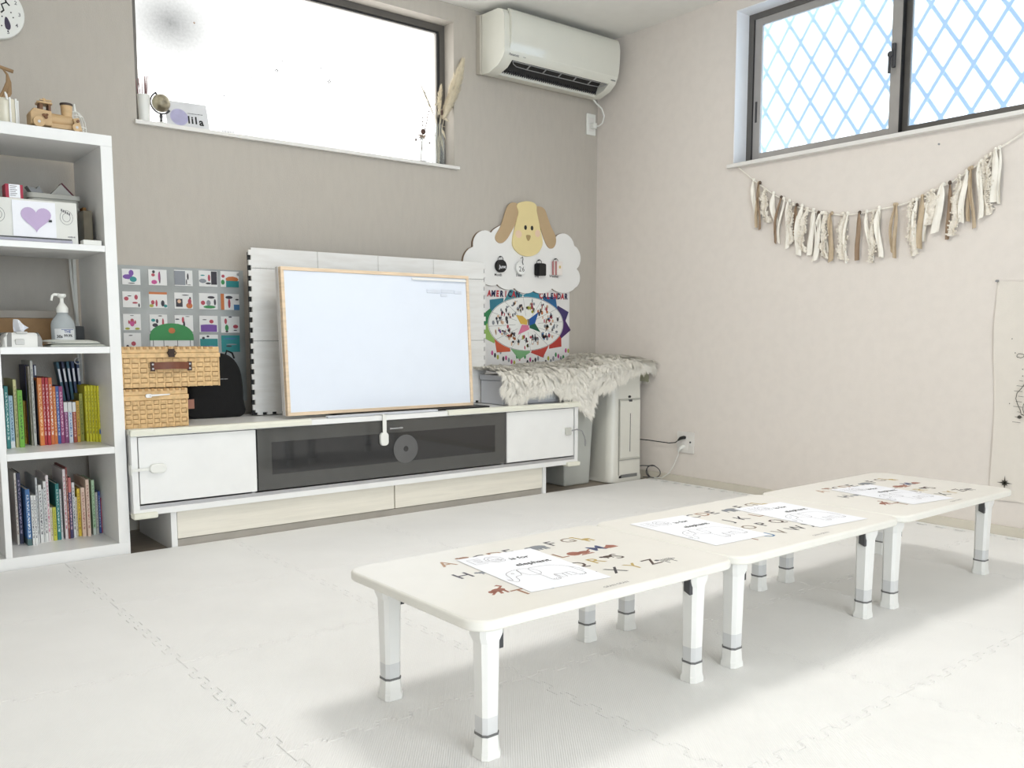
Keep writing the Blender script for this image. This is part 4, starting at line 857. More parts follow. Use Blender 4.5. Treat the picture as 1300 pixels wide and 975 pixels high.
# things on the cabinet -------------------------------------------------
WICK = mat('wicker_straw', (226,190,138), .6, .09, 60)
WICKD = mat('wicker_dark_cane', (190,148,96), .7, .08, 50)  # darker cane of the inner wall and lid stitching
def basket(name, label, x0, x1, y0, y1, z0, z1, lid, nx, nz, ny):
    t = thing(name, label, 'basket', ((x0+x1)/2, (y0+y1)/2, z0))
    zl = z1-lid
    build('inner_wall', MB().box(x0+.004, y0+.004, z0+.001, x1-.004, y1-.004, zl), WICKD, t)
    mb = MB(); nzr = nz
    dz = (zl-z0)/nzr
    def patch(fn, i, j, du):
        # pillow-shaped strand crossing over a stake
        u0, u1 = (i-.06)*du, (i+1.06)*du; v0 = z0+j*dz+dz*.06; v1 = z0+(j+1)*dz-dz*.04
        vs = []; 
        for b in range(3):
            for a in range(5):
                u = u0+(u1-u0)*a/4; v = v0+(v1-v0)*b/2; bul = math.sin(PI*a/4)*.0095*(1 if b == 1 else .5)
                vs.append(fn(u, v, bul))
        mb.add(vs, [(b*5+a, b*5+a+1, (b+1)*5+a+1, (b+1)*5+a) for b in range(2) for a in range(4)])
    du = (x1-x0)/nx
    for j in range(nzr):
        for i in range(nx):
            if (i+j) % 2 == 0:
                patch(lambda u, v, b: (x0+u, y0+.003-b, v), i, j, du)
    dv = (y1-y0)/ny
    for j in range(nzr):
        for i in range(ny):
            if (i+j) % 2 == 1: patch(lambda u, v, b: (x1-.003+b, y0+u, v), i, j, dv)
            else: pass
            if (i+j) % 2 == 0: patch(lambda u, v, b: (x0+.003-b, y1-u, v), i, j, dv)
    build('woven_strands', mb, WICK, t, smooth=True, kind='stuff', angle=80)
    st = MB()
    for i in range(nx+1): st.box(x0+i*du-.003, y0+.001, z0, x0+i*du+.003, y0+.004, zl)
    for j in range(nzr):
        for i in range(nx):
            if (i+j) % 2: st.box(x0+i*du+.004, y0+.0005, z0+j*dz+.002, x0+(i+1)*du-.004, y0+.004, z0+(j+1)*dz-.002)
        for i in range(ny):
            if (i+j) % 2 == 0: st.box(x1-.004, y0+i*dv+.004, z0+j*dz+.002, x1-.0005, y0+(i+1)*dv-.004, z0+(j+1)*dz-.002)
    build('stakes', st, WICK, t, bevel=.0008, kind='stuff')
    l = build('lid', MB().box(x0-.005, y0-.006, zl, x1+.005, y1+.005, zl+lid*.45).box(x0-.002, y0-.003, zl+lid*.45, x1+.002, y1+.002, z1), WICK, t, bevel=.003)
    rm = MB()
    n = int((x1-x0)/.022)
    for k in range(n): rm.box(x0+.006+k*.022, y0-.0065, z1-.008, x0+.018+k*.022, y0+.004, z1+.0012)
    build('lid_stitching', rm, WICKD, l, kind='stuff', bevel=.0008)
    return t, l
b1, l1 = basket('wicker_basket', 'lower closed wicker basket with a white clasp on the cabinet', -2.762, -2.537, -.425, -.19, CT+.001, .590, .042, 9, 6, 9)
m_ = MB().prism(rrect(-2.69,.558,-2.668,.572,.005), 'xz', -.438, -.431).prism([(-2.675,.562),(-2.605,.566),(-2.603,.570),(-2.675,.570)], 'xz', -.440, -.434)
build('white_clasp', m_, WHITE, l1, bevel=.001)
b2, l2 = basket('wicker_basket', 'upper wide wicker basket with a brown leather handle', -2.762, -2.412, -.425, -.19, .5935, .742, .040, 12, 6, 9)
LEA = mat('brown_leather', (116,66,44), .5, .06, 40)
hd = build('leather_handle', MB().add([(-2.666+.146*u, -.432-.020*math.sin(PI*u), .659+dz+.003*math.sin(PI*u)) for dz in (0,.026) for u in [q/12 for q in range(13)]]+[(-2.666+.146*u, -.428-.020*math.sin(PI*u), .659+dz+.003*math.sin(PI*u)) for dz in (0,.026) for u in [q/12 for q in range(13)]],
   [(i,i+1,14+i,13+i) for i in range(12)]+[(39+i,40+i,27+i,26+i) for i in range(12)]+[(26+i,27+i,i+1,i) for i in range(12)]+[(13+i,14+i,40+i,39+i) for i in range(12)]), LEA, b2, smooth=True)
for x in (-2.660, -2.526):
    pt = MB().box(x-.008,-.436,.654,x+.008,-.431,.688)
    build('strap_patch', pt, mat('dark_leather', (58,34,26), .5), hd, bevel=.001)
    build('rivets', MB().cyl((x,-.4385,.663),(x,-.4355,.663),.0035,n=10).cyl((x,-.4385,.679),(x,-.4355,.679),.0035,n=10), ALU, hd)
m_ = MB().box(-2.602,-.437,.705,-2.580,-.431,.735); m_.tube([(-2.602,-.437,.712),(-2.607,-.438,.72),(-2.602,-.437,.728)],.002,6); m_.tube([(-2.580,-.437,.712),(-2.575,-.438,.72),(-2.580,-.437,.728)],.002,6)
build('dark_clasp', m_, mat('dark_bronze', (60,46,38), .4, metal=.5), l2, bevel=.001)
# black bag
bg_ = thing('black_bag', 'round topped black fabric bag standing behind the wicker baskets', 'bag', (-2.36, -.2, CT+.001))
pf_ = [(-2.462,CT+.002),(-2.247,CT+.002),(-2.240,.52),(-2.243,.60),(-2.256,.655),(-2.285,.695),(-2.325,.712),(-2.375,.712),(-2.42,.695),(-2.452,.65),(-2.466,.59),(-2.468,.52)]
build('bag_body', MB().prism(smooth_loop([(x+.026, z) for x, z in pf_], 3), 'xz', -.172, -.05), BLACKF, bg_, bevel=.022, seg=4)
build('carry_loop', MB().tube([(-2.27,-.12,.70),(-2.265,-.125,.722),(-2.242,-.125,.712),(-2.232,-.12,.69)], .004, 6), BLACKF, bg_, smooth=True)
build('tan_tag', MB().box(-2.462,-.182,.49,-2.428,-.178,.528).box(-2.436,-.180,.495,-2.428,-.168,.523), mat('rose_tan_tag', (186,132,112), .7), bg_)
m_ = MB(); marks(m_, 7, .038, .005, (-2.300,-.1735,.606), (1,0,0), (0,0,1)); build('bag_lettering', m_, GREYP, bg_)
ty = thing('flat_tray', 'thin pale grey tray under the front edge of the whiteboard', 'tray', (-1.72, -.46, CT))
build('tray_body', MB().box(-1.985,-.478,CT+.0005,-1.44,-.4555,CT+.0095), mat('blue_grey_tray', (206,208,214), .4), ty, bevel=.002)
# foam jigsaw panel leaning behind the whiteboard
fpn = thing('foam_panel', 'white wood grain foam jigsaw panel standing behind the whiteboard', 'mat', (0,0,0))
WG = mat('white_wood_grain_foam', (232,231,228), .7, .05, 5, .1, 30, stretch=(1.5,1,9), col2=(226,224,220))
PX0, PX1, PZ0, PZ1 = -2.183, -.948, CT+.003, 1.150
tw = .3032
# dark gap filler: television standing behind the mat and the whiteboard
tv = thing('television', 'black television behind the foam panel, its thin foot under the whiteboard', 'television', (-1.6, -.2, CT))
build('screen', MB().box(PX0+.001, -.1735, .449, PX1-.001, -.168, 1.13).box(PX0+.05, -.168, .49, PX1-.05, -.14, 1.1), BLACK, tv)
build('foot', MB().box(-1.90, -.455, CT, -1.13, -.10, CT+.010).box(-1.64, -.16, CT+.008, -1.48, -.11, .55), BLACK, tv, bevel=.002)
def jigpoly(x0, z0, x1, z1, L_, R_, B_, T_, d=.011, n=6):
    # plain edge, or teeth on the outside edges
    def edge_(p, q, on, sgn):
        a = Vector(p); b = Vector(q); dv = b-a; nn = Vector((dv.y, -dv.x)).normalized()*d*sgn; r = [tuple(a)]
        if on:
            k = max(2, int(round(dv.length/.046)))
            for i in range(k):
                t0, t1 = (i+.22)/k, (i+.74)/k
                r += [tuple(a+dv*t0), tuple(a+dv*(t0-.03/1)*1+nn if False else a+dv*t0+nn), tuple(a+dv*t1+nn), tuple(a+dv*t1)]
        return r
    return edge_((x0,z0),(x1,z0),B_,1)+edge_((x1,z0),(x1,z1),R_,1)+edge_((x1,z1),(x0,z1),T_,1)+edge_((x0,z1),(x0,z0),L_,1)
xs = [PX0+.011, PX0+.011+tw, PX0+.011+tw*2, PX0+.011+tw*3, PX1-.011]; zs = [PZ0+.011, PZ0+.011+tw, PZ0+.011+2*tw, PZ1]
for i in range(4):
    for j in range(3):
        pl_ = jigpoly(xs[i]+.0008, zs[j]+.0008, xs[i+1]-.0008, zs[j+1]-.0008, i == 0, i == 3, j == 0, False)
        build('foam_tile', MB().prism(pl_, 'xz', -.185, -.175), WG, fpn, bevel=.001)
# interlocking teeth seen along the seams
m_ = MB()
for i in (1,2,3):
    for k in range(12):
        z = PZ0+.03+k*.055; m_.box(xs[i]-.006, -.1856, z, xs[i]+.006, -.1849, z+.0012).box(xs[i]-.006, -.1856, z+.022, xs[i]+.006, -.1849, z+.0232)
for j in (1,2):
    for k in range(24):
        x = PX0+.03+k*.0475; m_.box(x, -.1856, zs[j]-.006, x+.0012, -.1849, zs[j]+.006).box(x+.02, -.1856, zs[j]-.006, x+.0212, -.1849, zs[j]+.006)
build('seam_cuts', m_, mat('seam_grey', (214,212,208), .8), fpn, kind='stuff')
# whiteboard, leaning back a little
wbt = thing('whiteboard', 'large blank whiteboard in a pale pine frame on the television cabinet', 'whiteboard', (0, 0, 0))
BW_, BH_ = .934, .605
m_ = MB()
FR = .014
m_.box(0,-.030,0,BW_,-.006,FR).box(0,-.030,BH_-FR,BW_,-.006,BH_).box(0,-.030,FR,FR,-.006,BH_-FR).box(BW_-FR,-.030,FR,BW_,-.006,BH_-FR)
build('pine_frame', m_, WOODL, wbt, bevel=.0015)
build('board_surface', MB().box(FR,-.024,FR,BW_-FR,-.010,BH_-FR), WBOARD, wbt)
build('board_back', MB().box(-.002,-.006,.002,BW_+.002,.020,BH_+.003), mat('canvas_white', (226,224,222), .8), wbt, bevel=.002)
build('magnet_bar', MB().box(.62,-.034,BH_-.030,.916,-.0295,BH_-.020), WHITE, wbt, bevel=.001)
m_ = MB()
for x0, x1, z0, z1 in ((.700,.775,.520,.536),(.778,.85,.522,.538),(.852,.892,.520,.535),(.775,.812,.505,.518)): m_.box(x0,-.027,z0,x1,-.0242,z1)
mg = build('magnets', m_, mat('magnet_white', (222,228,238), .4), wbt, bevel=.002)
wbt.location = (-2.132, -.388, CT+.0115); wbt.rotation_euler = (-math.radians(3.3), 0, 0)
# ------------------------------------------------------------------ picture chart on the wall, left
pcx = thing('pocket_chart', 'silvery clear pocket chart of small picture cards behind the wicker baskets', 'chart', (-2.39, -.004, .45))
VIN = mat('silver_vinyl_sheet', (176,180,180), .22, .06, 5, coat=.4, col2=(150,154,152))
build('chart_sheet', MB().box(-2.72,-.006,.50,-2.135,-.001,1.066), VIN, pcx)
build('hanging_eyelet', MB().cyl((-2.158,-.009,1.048),(-2.158,-.006,1.048),.007,n=16).cyl((-2.68,-.009,1.055),(-2.68,-.006,1.055),.007,n=16), ALU, pcx)
PCOL = {'r': mat('print_red', (178,74,88)), 'p': mat('print_purple', (120,80,160)), 't': mat('print_teal', (50,140,140)), 'g': mat('print_green', (60,140,80)), 'o': mat('print_orange', (196,116,66)),
        'k': mat('print_dark', (60,56,64)), 'y': mat('print_yellow_green', (170,170,70)), 'b': mat('print_blue', (70,120,165)), 's': mat('print_skin', (214,178,150)), 'm': mat('print_magenta', (190,80,140)), 'e': mat('print_grey', (140,144,150))}
# drawings: (key, cx, cy, rx, ry[, 'box']) inside a unit card
DR = [[('p',.3,.5,.28,.16),('p',.5,.75,.14,.2),('t',.6,.35,.2,.18),('k',.5,.1,.2,.03)], [('m',.3,.2,.16,.14),('r',.25,.65,.1,.1),('k',.28,.85,.08,.1),('k',.6,.5,.05,.4),('m',.57,.55,.05,.3)],
      [('e',.3,.5,.3,.45,'box'),('k',.74,.6,.05,.22),('k',.66,.25,.03,.2),('k',.8,.08,.1,.02)], [('k',.82,.55,.16,.42,'box'),('r',.55,.55,.07,.22),('t',.2,.7,.12,.04),('e',.2,.35,.2,.14),('k',.5,.2,.15,.06)],
      [('o',.62,.5,.36,.18),('t',.64,.2,.35,.2,'box'),('r',.14,.68,.09,.1),('g',.12,.3,.1,.16)], [('r',.2,.55,.13,.13),('r',.75,.65,.1,.16),('r',.68,.3,.16,.06),('k',.9,.15,.05,.12),('k',.38,.72,.12,.03)],
      [('o',.5,.93,.5,.07,'box'),('r',.2,.35,.1,.14),('r',.4,.3,.06,.22),('k',.75,.3,.1,.2),('y',.12,.14,.12,.1),('t',.9,.14,.1,.1)], [('k',.25,.36,.18,.25,'box'),('s',.25,.45,.1,.12),('o',.8,.2,.18,.18),('k',.85,.65,.05,.1),('r',.82,.45,.1,.2),('k',.6,.85,.2,.03)],
      [('g',.55,.15,.34,.1),('r',.2,.4,.12,.14),('e',.5,.4,.12,.18),('k',.65,.75,.2,.08),('k',.85,.45,.06,.2)], [('o',.08,.5,.1,.5,'box'),('k',.45,.78,.2,.1),('r',.45,.4,.07,.3),('b',.86,.16,.16,.18,'box'),('k',.88,.65,.1,.05)],
      [('m',.5,.45,.14,.22),('r',.5,.62,.1,.1),('r',.32,.5,.05,.12),('r',.68,.5,.05,.12),('y',.22,.1,.14,.07),('y',.78,.1,.14,.07),('k',.5,.9,.12,.02)], [('b',.7,.22,.22,.14),('k',.3,.35,.16,.12),('k',.42,.6,.07,.14),('r',.75,.5,.06,.28),('t',.2,.65,.12,.1),('k',.6,.92,.12,.03)],
      [('r',.45,.7,.07,.2),('k',.5,.4,.06,.26),('g',.16,.3,.14,.18),('k',.52,.12,.1,.1),('k',.14,.75,.12,.04),('k',.7,.92,.12,.02)], [('p',.5,.22,.44,.2,'box'),('r',.65,.65,.12,.12),('k',.28,.76,.12,.03),('p',.5,.42,.46,.05)], [('r',.25,.7,.07,.18),('g',.3,.3,.1,.2),('r',.78,.38,.14,.12),('k',.5,.96,.1,.04),('k',.3,.08,.08,.06),('k',.76,.15,.1,.03)],
      [('r',.55,.35,.14,.14),('k',.4,.85,.12,.03),('k',.2,.2,.08,.08)], [], [], [('t',.5,.4,.48,.36,'box'),('k',.2,.8,.08,.08),('k',.45,.9,.08,.06),('b',.5,.3,.4,.05)], [('t',.5,.5,.5,.5,'box'),('k',.4,.35,.16,.05),('e',.55,.45,.3,.04),('b',.5,.8,.4,.05)]]
CARDM = mat('picture_card', (228,228,226), .6, .01)
for k, ((x0, z1), (x1, z0)) in enumerate(CARDS):
    if k in (16, 17): continue
    c = build('picture_card', MB().box(x0,-.0085,z0,x1,-.006,z1), CARDM, pcx)
    keys = sorted({d[0] for d in DR[k]}); m_ = MB(); W_c, H_c = x1-x0, z1-z0
    for n_, d in enumerate(DR[k]):
        cx_, cz_, rx, rz = x0+d[1]*W_c, z0+d[2]*H_c, d[3]*W_c, d[4]*H_c
        if len(d) > 5: pts = [(max(x0,cx_-rx),max(z0,cz_-rz)),(min(x1,cx_+rx),max(z0,cz_-rz)),(min(x1,cx_+rx),min(z1,cz_+rz)),(max(x0,cx_-rx),min(z1,cz_+rz))]
        else: pts = [(min(max(p,x0),x1), min(max(q,z0),z1)) for p, q in ellipse(cx_,cz_,rx,rz,9,.4*n_,.4*n_+2*PI)]
        m_.prism(pts, 'xz', -.0089-.00012*n_, -.00855, keys.index(d[0]))
    build('printed_picture', m_, [PCOL[q] for q in keys], c)
# large card with the green dome
(gx0, gz1), (_, gz0) = CARDS[16]; (_, _), (gx1, _) = CARDS[17]
bgc = build('picture_card', MB().box(gx0,-.0085,gz0,gx1,-.006,gz1+.004), CARDM, pcx, label='large card with a green dome roof')
m_ = MB(); gw = gx1-gx0
m_.prism([(gx0-.002,gz1-.028)]+[(gx0+gw/2-(gw/2+.002)*math.cos(PI*q/16), gz1-.022+.064*math.sin(PI*q/16)**.75) for q in range(17)]+[(gx1+.002,gz1-.028)], 'xz', -.0096, -.006, 0)
m_.prism(ellipse(gx0+gw*.5,gz1+.012,.014,.012,10), 'xz', -.0100, -.0097, 1)
for q in (.06,.3,.62,.92): m_.box(gx0+gw*q,-.0092,gz0,gx0+gw*q+.0022,-.0086,gz1-.028,2)
for q in (.38,.58): m_.prism(ellipse(gx0+gw*q,gz1-.06,.012,.010,10), 'xz', -.0094, -.0086, 2)
build('printed_picture', m_, [PCOL['g'], PCOL['o'], PCOL['k']], bgc)

# ------------------------------------------------------------------ sheep calendar board
sp_ = thing('sheep_board', 'white cloud shaped sheep board with beige face and brown ears on the wall', 'wall board', (-.52, -.004, 1.2))
def scallop(P, bulge=.36, n=10):
    cx_ = sum(p[0] for p in P)/len(P); cz_ = sum(p[1] for p in P)/len(P); r = []
    for i, a in enumerate(P):
        b = P[(i+1) % len(P)]; dx, dz = b[0]-a[0], b[1]-a[1]; L_ = math.hypot(dx, dz); nx, nz = dz/L_, -dx/L_
        mx_, mz = (a[0]+b[0])/2-cx_, (a[1]+b[1])/2-cz_
        if nx*mx_+nz*mz < 0: nx, nz = -nx, -nz
        bu = .26 if L_ > .13 and dz < .03 and L_ < .25 and False else bulge
        if abs(dx) > .15 and mz > 0: bu = .12
        elif mz < -.08: bu = .15
        for k in range(n):
            t = k/n; s_ = 4*t*(1-t); s_ = s_**.75; r.append((a[0]+dx*t+nx*L_*bu*s_, a[1]+dz*t+nz*L_*bu*s_))
    return r
cl_ = scallop(CLOUD, .30)
MDF = mat('board_edge_brown', (120,96,72), .7)
build('cloud_back', MB().prism([(x-.004, z) for x, z in cl_], 'xz', -.008, -.001), MDF, sp_)
build('cloud_body', MB().prism(cl_, 'xz', -.014, -.008), mat('sheep_board_white', (240,239,236), .5, .005), sp_, bevel=.0008)
EAR = mat('ear_tan_brown', (190,164,128), .6, .02)
for nm, pt in (('ear', EARL), ('ear', EARR)):
    build(nm, MB().prism(smooth_loop(pt), 'xz', -.019, -.0142), EAR, sp_, bevel=.0008)
hd_ = build('face', MB().prism(smooth_loop(HEAD), 'xz', -.022, -.0142), mat('face_buttermilk', (232,214,158), .6, .01), sp_, bevel=.0008)
ey, ey2, ns, ck1, ck2 = SHEEPP[:5]
build('eyes', MB().prism(ellipse(*ey,.0095,.0125,16), 'xz', -.0226, -.022).prism(ellipse(*ey2,.0095,.0125,16), 'xz', -.0226, -.022), BLACK, hd_)
build('nose', MB().prism(smooth_loop([(ns[0]-.014,ns[1]+.012),(ns[0]+.014,ns[1]+.012),(ns[0]+.012,ns[1]-.006),(ns[0],ns[1]-.018),(ns[0]-.012,ns[1]-.006)]), 'xz', -.0228, -.022), mat('nose_khaki', (176,152,104), .6), hd_)
for cq, rr_, dx_ in ((ck1, .022, .006), (ck2, .018, -.004)): build('cheek', MB().prism(ellipse(cq[0]+dx_,cq[1],rr_,.02,20), 'xz', -.0223, -.022), mat('cheek_pink', (236,206,180), .7), hd_)
tags_ = SHEEPP[5:9]; labs = SHEEPP[9:13]
for k, ((x, z), txt) in enumerate(zip(labs, ('Month', 'Date', 'Day', 'Weather'))):
    m_ = MB(); put_text(m_, txt, .019, (x, -.0143, z), (1,0,0), (0,0,1), .0004); build('printed_word', m_, INK, sp_)
def hook(x, z, o): build('metal_hook', MB().tube([(x+.018*math.cos(a), -.022, z+.032+.02*math.sin(a)) for a in [2*PI*q/20 for q in range(20)]], .0016, 6, closed=True).cyl((x,-.014,z+.048),(x,-.026,z+.05),.003,n=8), DKGREY, o, smooth=True)
names = [('black disc tag reading June on the sheep board', 'round'), ('round white tag reading 26 on the sheep board', 'round'), ('bunch of black tags on the third sheep board hook', 'stack'), ('pink edged white card tags on the rightmost sheep board hook', 'cards')]
for k, ((x, z), (lab, kind)) in enumerate(zip(tags_, names)):
    t = thing('calendar_tag', lab, 'tag', (x, -.02, z))
    if k == 0:
        build('disc', MB().cyl((x,-.024,z),(x,-.034,z),.033,n=32).cyl((x-.004,-.0235,z),(x-.004,-.0175,z),.033,n=32), BLACK, t, bevel=.001)
        m_ = MB(); put_text(m_, 'June', .026, (x+.004,-.0343,z-.004), (1,0,.05), (0,0,1), .0003); build('lettering', m_, PAPER, t); hook(x, z, t)
    if k == 1:
        build('disc', MB().cyl((x,-.022,z),(x,-.032,z),.036,n=32), WHITE, t, bevel=.002)
        m_ = MB(); put_text(m_, '2', .038, (x-.010,-.0323,z-.008), (1,0,0), (0,0,1)); build('digit', m_, INK, t); m_ = MB(); put_text(m_, '6', .038, (x+.011,-.0323,z-.008), (1,0,0), (0,0,1)); build('digit', m_, INK, t)
        build('metal_hook', MB().tube([(x-.008,-.034,z+.05),(x+.004,-.036,z+.058),(x+.006,-.036,z+.045),(x+.002,-.036,z+.03),(x+.008,-.036,z+.016)], .0022, 6), DKGREY, t, smooth=True)
    if k == 2:
        m_ = MB()
        for q in range(5): m_.prism([(a*1.0+x+.004*q-.008, b+z-.002+.002*(q % 2)) for a, b in rrect(-.026,-.034,.024,.032,.008)], 'xz', -.024-.005*q, -.0205-.005*q)
        build('tag_stack', m_, BLACK, t, bevel=.001); hook(x, z, t)
    if k == 3:
        for q in range(4):
            build('tag_card', MB().prism([(a+x-.006+.006*q, b+z) for a, b in rrect(-.020,-.040,.020,.036,.003)], 'xz', -.024-.006*q, -.0205-.006*q), [mat('pink_edge_card', (196,130,130), .6), mat('card_cream', (236,228,222), .6)][q % 2], t, bevel=.0006)
        m_ = MB(); m_.prism(ellipse(x+.013,z+.004,.007,.009,12), 'xz', -.0426, -.042); build('yellow_print', m_, mat('tag_yellow', (214,190,120)), t); hook(x, z, t)

# ------------------------------------------------------------------ calendar poster
cal = thing('calendar_poster', 'colourful wheel calendar poster hanging below the sheep board', 'poster', (-.51, -.003, .85))
POSTER = mat('poster_paper', (228,226,224), .5, .01)
build('poster_sheet', MB().box(-.858,-.004,.58,-.213,-.001,1.055), POSTER, cal)
cxw, czw = CALP[3]; (tx, tz) = CALP[5]; rx_ = CALP[4][0]-CALP[3][0]; rx_ = abs(rx_); rz_ = abs(tz-czw)
fyp = -.0046
PRC = [(40,110,70),(30,110,130),(70,140,160),(50,120,160),(30,90,150),(70,60,110),(60,30,90),(200,150,190),(180,60,50),(190,60,60),(120,170,120),(200,90,60),(150,180,90)]
sq = MB(); pm = []
for k in range(12):
    a = 2*PI*(k+.5)/12+.1; c_, s_ = math.cos(a), math.sin(a)
    pm.append(mat('wheel_tile_%s' % 'abcdefghijkl'[k], [(60,50,100),(40,100,150),(60,140,165),(70,140,150),(50,120,140),(50,130,80),(150,185,100),(200,90,60),(120,170,120),(190,70,60),(186,60,52),(72,40,100)][k], .6))
    px_, pz_ = cxw+c_*rx_*1.0, czw+s_*rz_*1.0; L_ = .057
    sq.prism([(px_+c_*L_*1.1, pz_+s_*L_*.9),(px_-s_*L_*1.25, pz_+c_*L_*1.0),(px_-c_*L_, pz_-s_*L_),(px_+s_*L_*1.25, pz_-c_*L_*1.0)], 'xz', fyp-.0001*k/12, -.0041, k)
build('colour_tiles', sq, pm, cal)
m_ = MB(); m_.prism(ellipse(cxw,czw,rx_,rz_,64), 'xz', fyp-.0006, fyp+.0001)
wh = build('wheel', m_, mat('wheel_white', (236,236,232), .5, .01), cal)
ln = MB(); fw = lambda u, v: (u, fyp-.0008, v)
line_strip(ln, ellipse(cxw,czw,rx_*.985,rz_*.985,64), .0022, fw, closed=True)
for k in range(12):
    a = 2*PI*k/12+.1; line_strip(ln, [(cxw+math.cos(a)*rx_*.3, czw+math.sin(a)*rz_*.3),(cxw+math.cos(a)*rx_*.98, czw+math.sin(a)*rz_*.98)], .0014, fw)
build('wheel_lines', ln, INKG, wh)
fg = MB(); random.seed(5); fm = ['s','k','r','b','e','o','y','g','p']
for k in range(12):
    a = 2*PI*(k+.5)/12+.1
    for q in range(13):
        rr = random.uniform(.48,.88); aa = a+random.uniform(-.19,.19); u, v = cxw+math.cos(aa)*rx_*rr, czw+math.sin(aa)*rz_*rr
        key = random.choice([0,1,2,4,[3,5,6,7,2,1,8,5,6,4,3,0][k]])
        if q % 3 == 0: line_strip(fg, [(u+random.uniform(-.016,.016), v+random.uniform(-.018,.018)) for _ in range(4)], .0022, fw, 1)
        fg.prism(ellipse(u, v, random.uniform(.004,.010), random.uniform(.005,.013), 7), 'xz', fyp-.0009, fyp-.0006, key)
build('month_drawings', fg, [PCOL[q] for q in fm], wh)
st = MB(); scol = [(28,86,160),(120,116,112),(220,180,80),(214,120,150),(30,92,70)]
for k, P_ in enumerate(([(600,440),(715,350),(672,490),(605,520)], [(578,440),(605,440),(605,520),(588,516)], [(580,455),(575,512),(500,500),(445,393),(520,402)], [(590,515),(605,565),(468,632),(515,510)], [(605,520),(672,490),(738,600),(605,548)])):
    st.prism([(cxw+(a-575)/450*rx_, czw-(b-500)/330*rz_) for a, b in P_], 'xz', fyp-.0016, fyp-.0008, k)
build('five_colour_star', st, [mat('star_'+n_, c_, .6) for n_, c_ in zip(('blue','grey','yellow','pink','green'), scol)], wh)
tx_ = MB(); S0 = CALP[0]; S1 = CALP[1]; ltr = 'AMERICAN'; ux_l = (CALP[7][0]-0)
navy = mat('navy_lettering', (30,30,70), .6); redl = mat('red_lettering', (186,50,60), .6)
zt = CALP[7][1]; zt2 = zt
x0a, x1a = CALP[6][0]-.012, CALP[0][0]
def words(word, xa, xb, z, first):
    for k, ch_ in enumerate(word):
        put_text(tx_, ch_, .044, (xa+(xb-xa)*k/(len(word)-1), -.0064, z), (1,0,0), (.08,0,1), .0020, (k+first) % 2, sx=.80)
XA = -.790
words('AMERICAN', XA, -.595, 1.008, 1); words('CALENDAR', -.429, -.241, 1.006, 1)
build('lettering', tx_, [navy, redl], cal)
lo_ = MB(); random.seed(8)
for k in range(30):
    u = -.77+.55*k/29; v = .655+random.uniform(-.02,.03)+.12*max(0,(abs(k-15)/15)-.6)
    lo_.prism(ellipse(u, v, .008, .014, 6), 'xz', -.0046, -.0041, random.randrange(5))
build('lower_drawings', lo_, [PCOL[q] for q in 'kygme'], cal)

# ------------------------------------------------------------------ fur throw, boxes, bin, air purifier
bx = thing('storage_box', 'white lidded storage box under the fur throw on the cabinet', 'box', (-.8, -.27, CT))
SB = mat('storage_box_white', (206,207,212), .45, .02)
build('box_body', MB().box(-.994,-.385,CT+.001,-.63,-.20,.565), SB, bx, bevel=.006)
build('box_lid', MB().box(-.999,-.390,.565,-.626,-.195,.592), SB, bx, bevel=.005)
build('front_panel', MB().box(-.865,-.389,CT+.018,-.65,-.385,.53), mat('box_drawer_front', (222,226,228), .3), bx, bevel=.002)
bn = thing('waste_bin', 'tall grey rectangular bin between the cabinet and the air purifier', 'bin', (-.46, -.25, -.012))
BIN = mat('bin_grey', (188,190,184), .4, .015)
m_ = MB(); 
def frus(mb, x0,x1,y0,y1,z0, X0,X1,Y0_,Y1,z1):
    mb.add([(x0,y0,z0),(x1,y0,z0),(x1,y1,z0),(x0,y1,z0),(X0,Y0_,z1),(X1,Y0_,z1),(X1,Y1,z1),(X0,Y1,z1)], [(0,3,2,1),(4,5,6,7),(0,1,5,4),(1,2,6,5),(2,3,7,6),(3,0,4,7)])
frus(m_, -.552,-.368,-.345,-.125,-.012, -.57,-.352,-.36,-.11,.425)
build('bin_body', m_, BIN, bn, bevel=.012, seg=3)
build('bin_rim', MB().box(-.574,-.364,.412,-.347,-.106,.426), BIN, bn, bevel=.004)
build('bin_lid', MB().box(-.57,-.36,.427,-.35,-.11,.445), BIN, bn, bevel=.008)
pu = thing('air_purifier', 'tall cream air purifier with a front slit standing in the corner', 'air purifier', (-.17, -.32, -.012))
PUR = mat('purifier_cream_white', (224,222,212), .35, .01, coat=.15)
def pur_poly(x0, x1, y0, y1, r): 
    return [(x1,y0),(x1,y1),(x0+r*.6,y1),(x0,y1-r*.6)]+[(x0+r-r*math.cos(PI/2*q/8), y0+r*.7-r*.7*math.sin(PI/2*q/8)) for q in range(9)]
n_ = len(pur_poly(0,1,0,1,.1)); m_ = MB()
lay = [(-.298,-.066,-.436,-.168,-.008),(-.298,-.066,-.436,-.168,.014),(-.290,-.068,-.432,-.172,.03),(-.284,-.070,-.430,-.172,.4),(-.279,-.074,-.428,-.175,.60),(-.272,-.08,-.42,-.178,.635)]
vs = []
for x0,x1,y0,y1,z in lay: vs += [(a,b,z) for a,b in pur_poly(x0,x1,y0,y1,.075)]
fs = [(l*n_+i, l*n_+(i+1)%n_, (l+1)*n_+(i+1)%n_, (l+1)*n_+i) for l in range(len(lay)-1) for i in range(n_)]+[tuple(range(n_-1,-1,-1)), tuple(range((len(lay)-1)*n_, len(lay)*n_))]
m_.add(vs, fs); build('body', m_, PUR, pu, smooth=True, angle=40)
m_ = MB().box(-.232,-.4395,.122,-.078,-.430,.435)
fpn_ = build('tank_cover', m_, PUR, pu, bevel=.002)
build('water_slit', MB().box(-.1585,-.4402,.155,-.1545,-.4390,.365), DKGREY, fpn_)
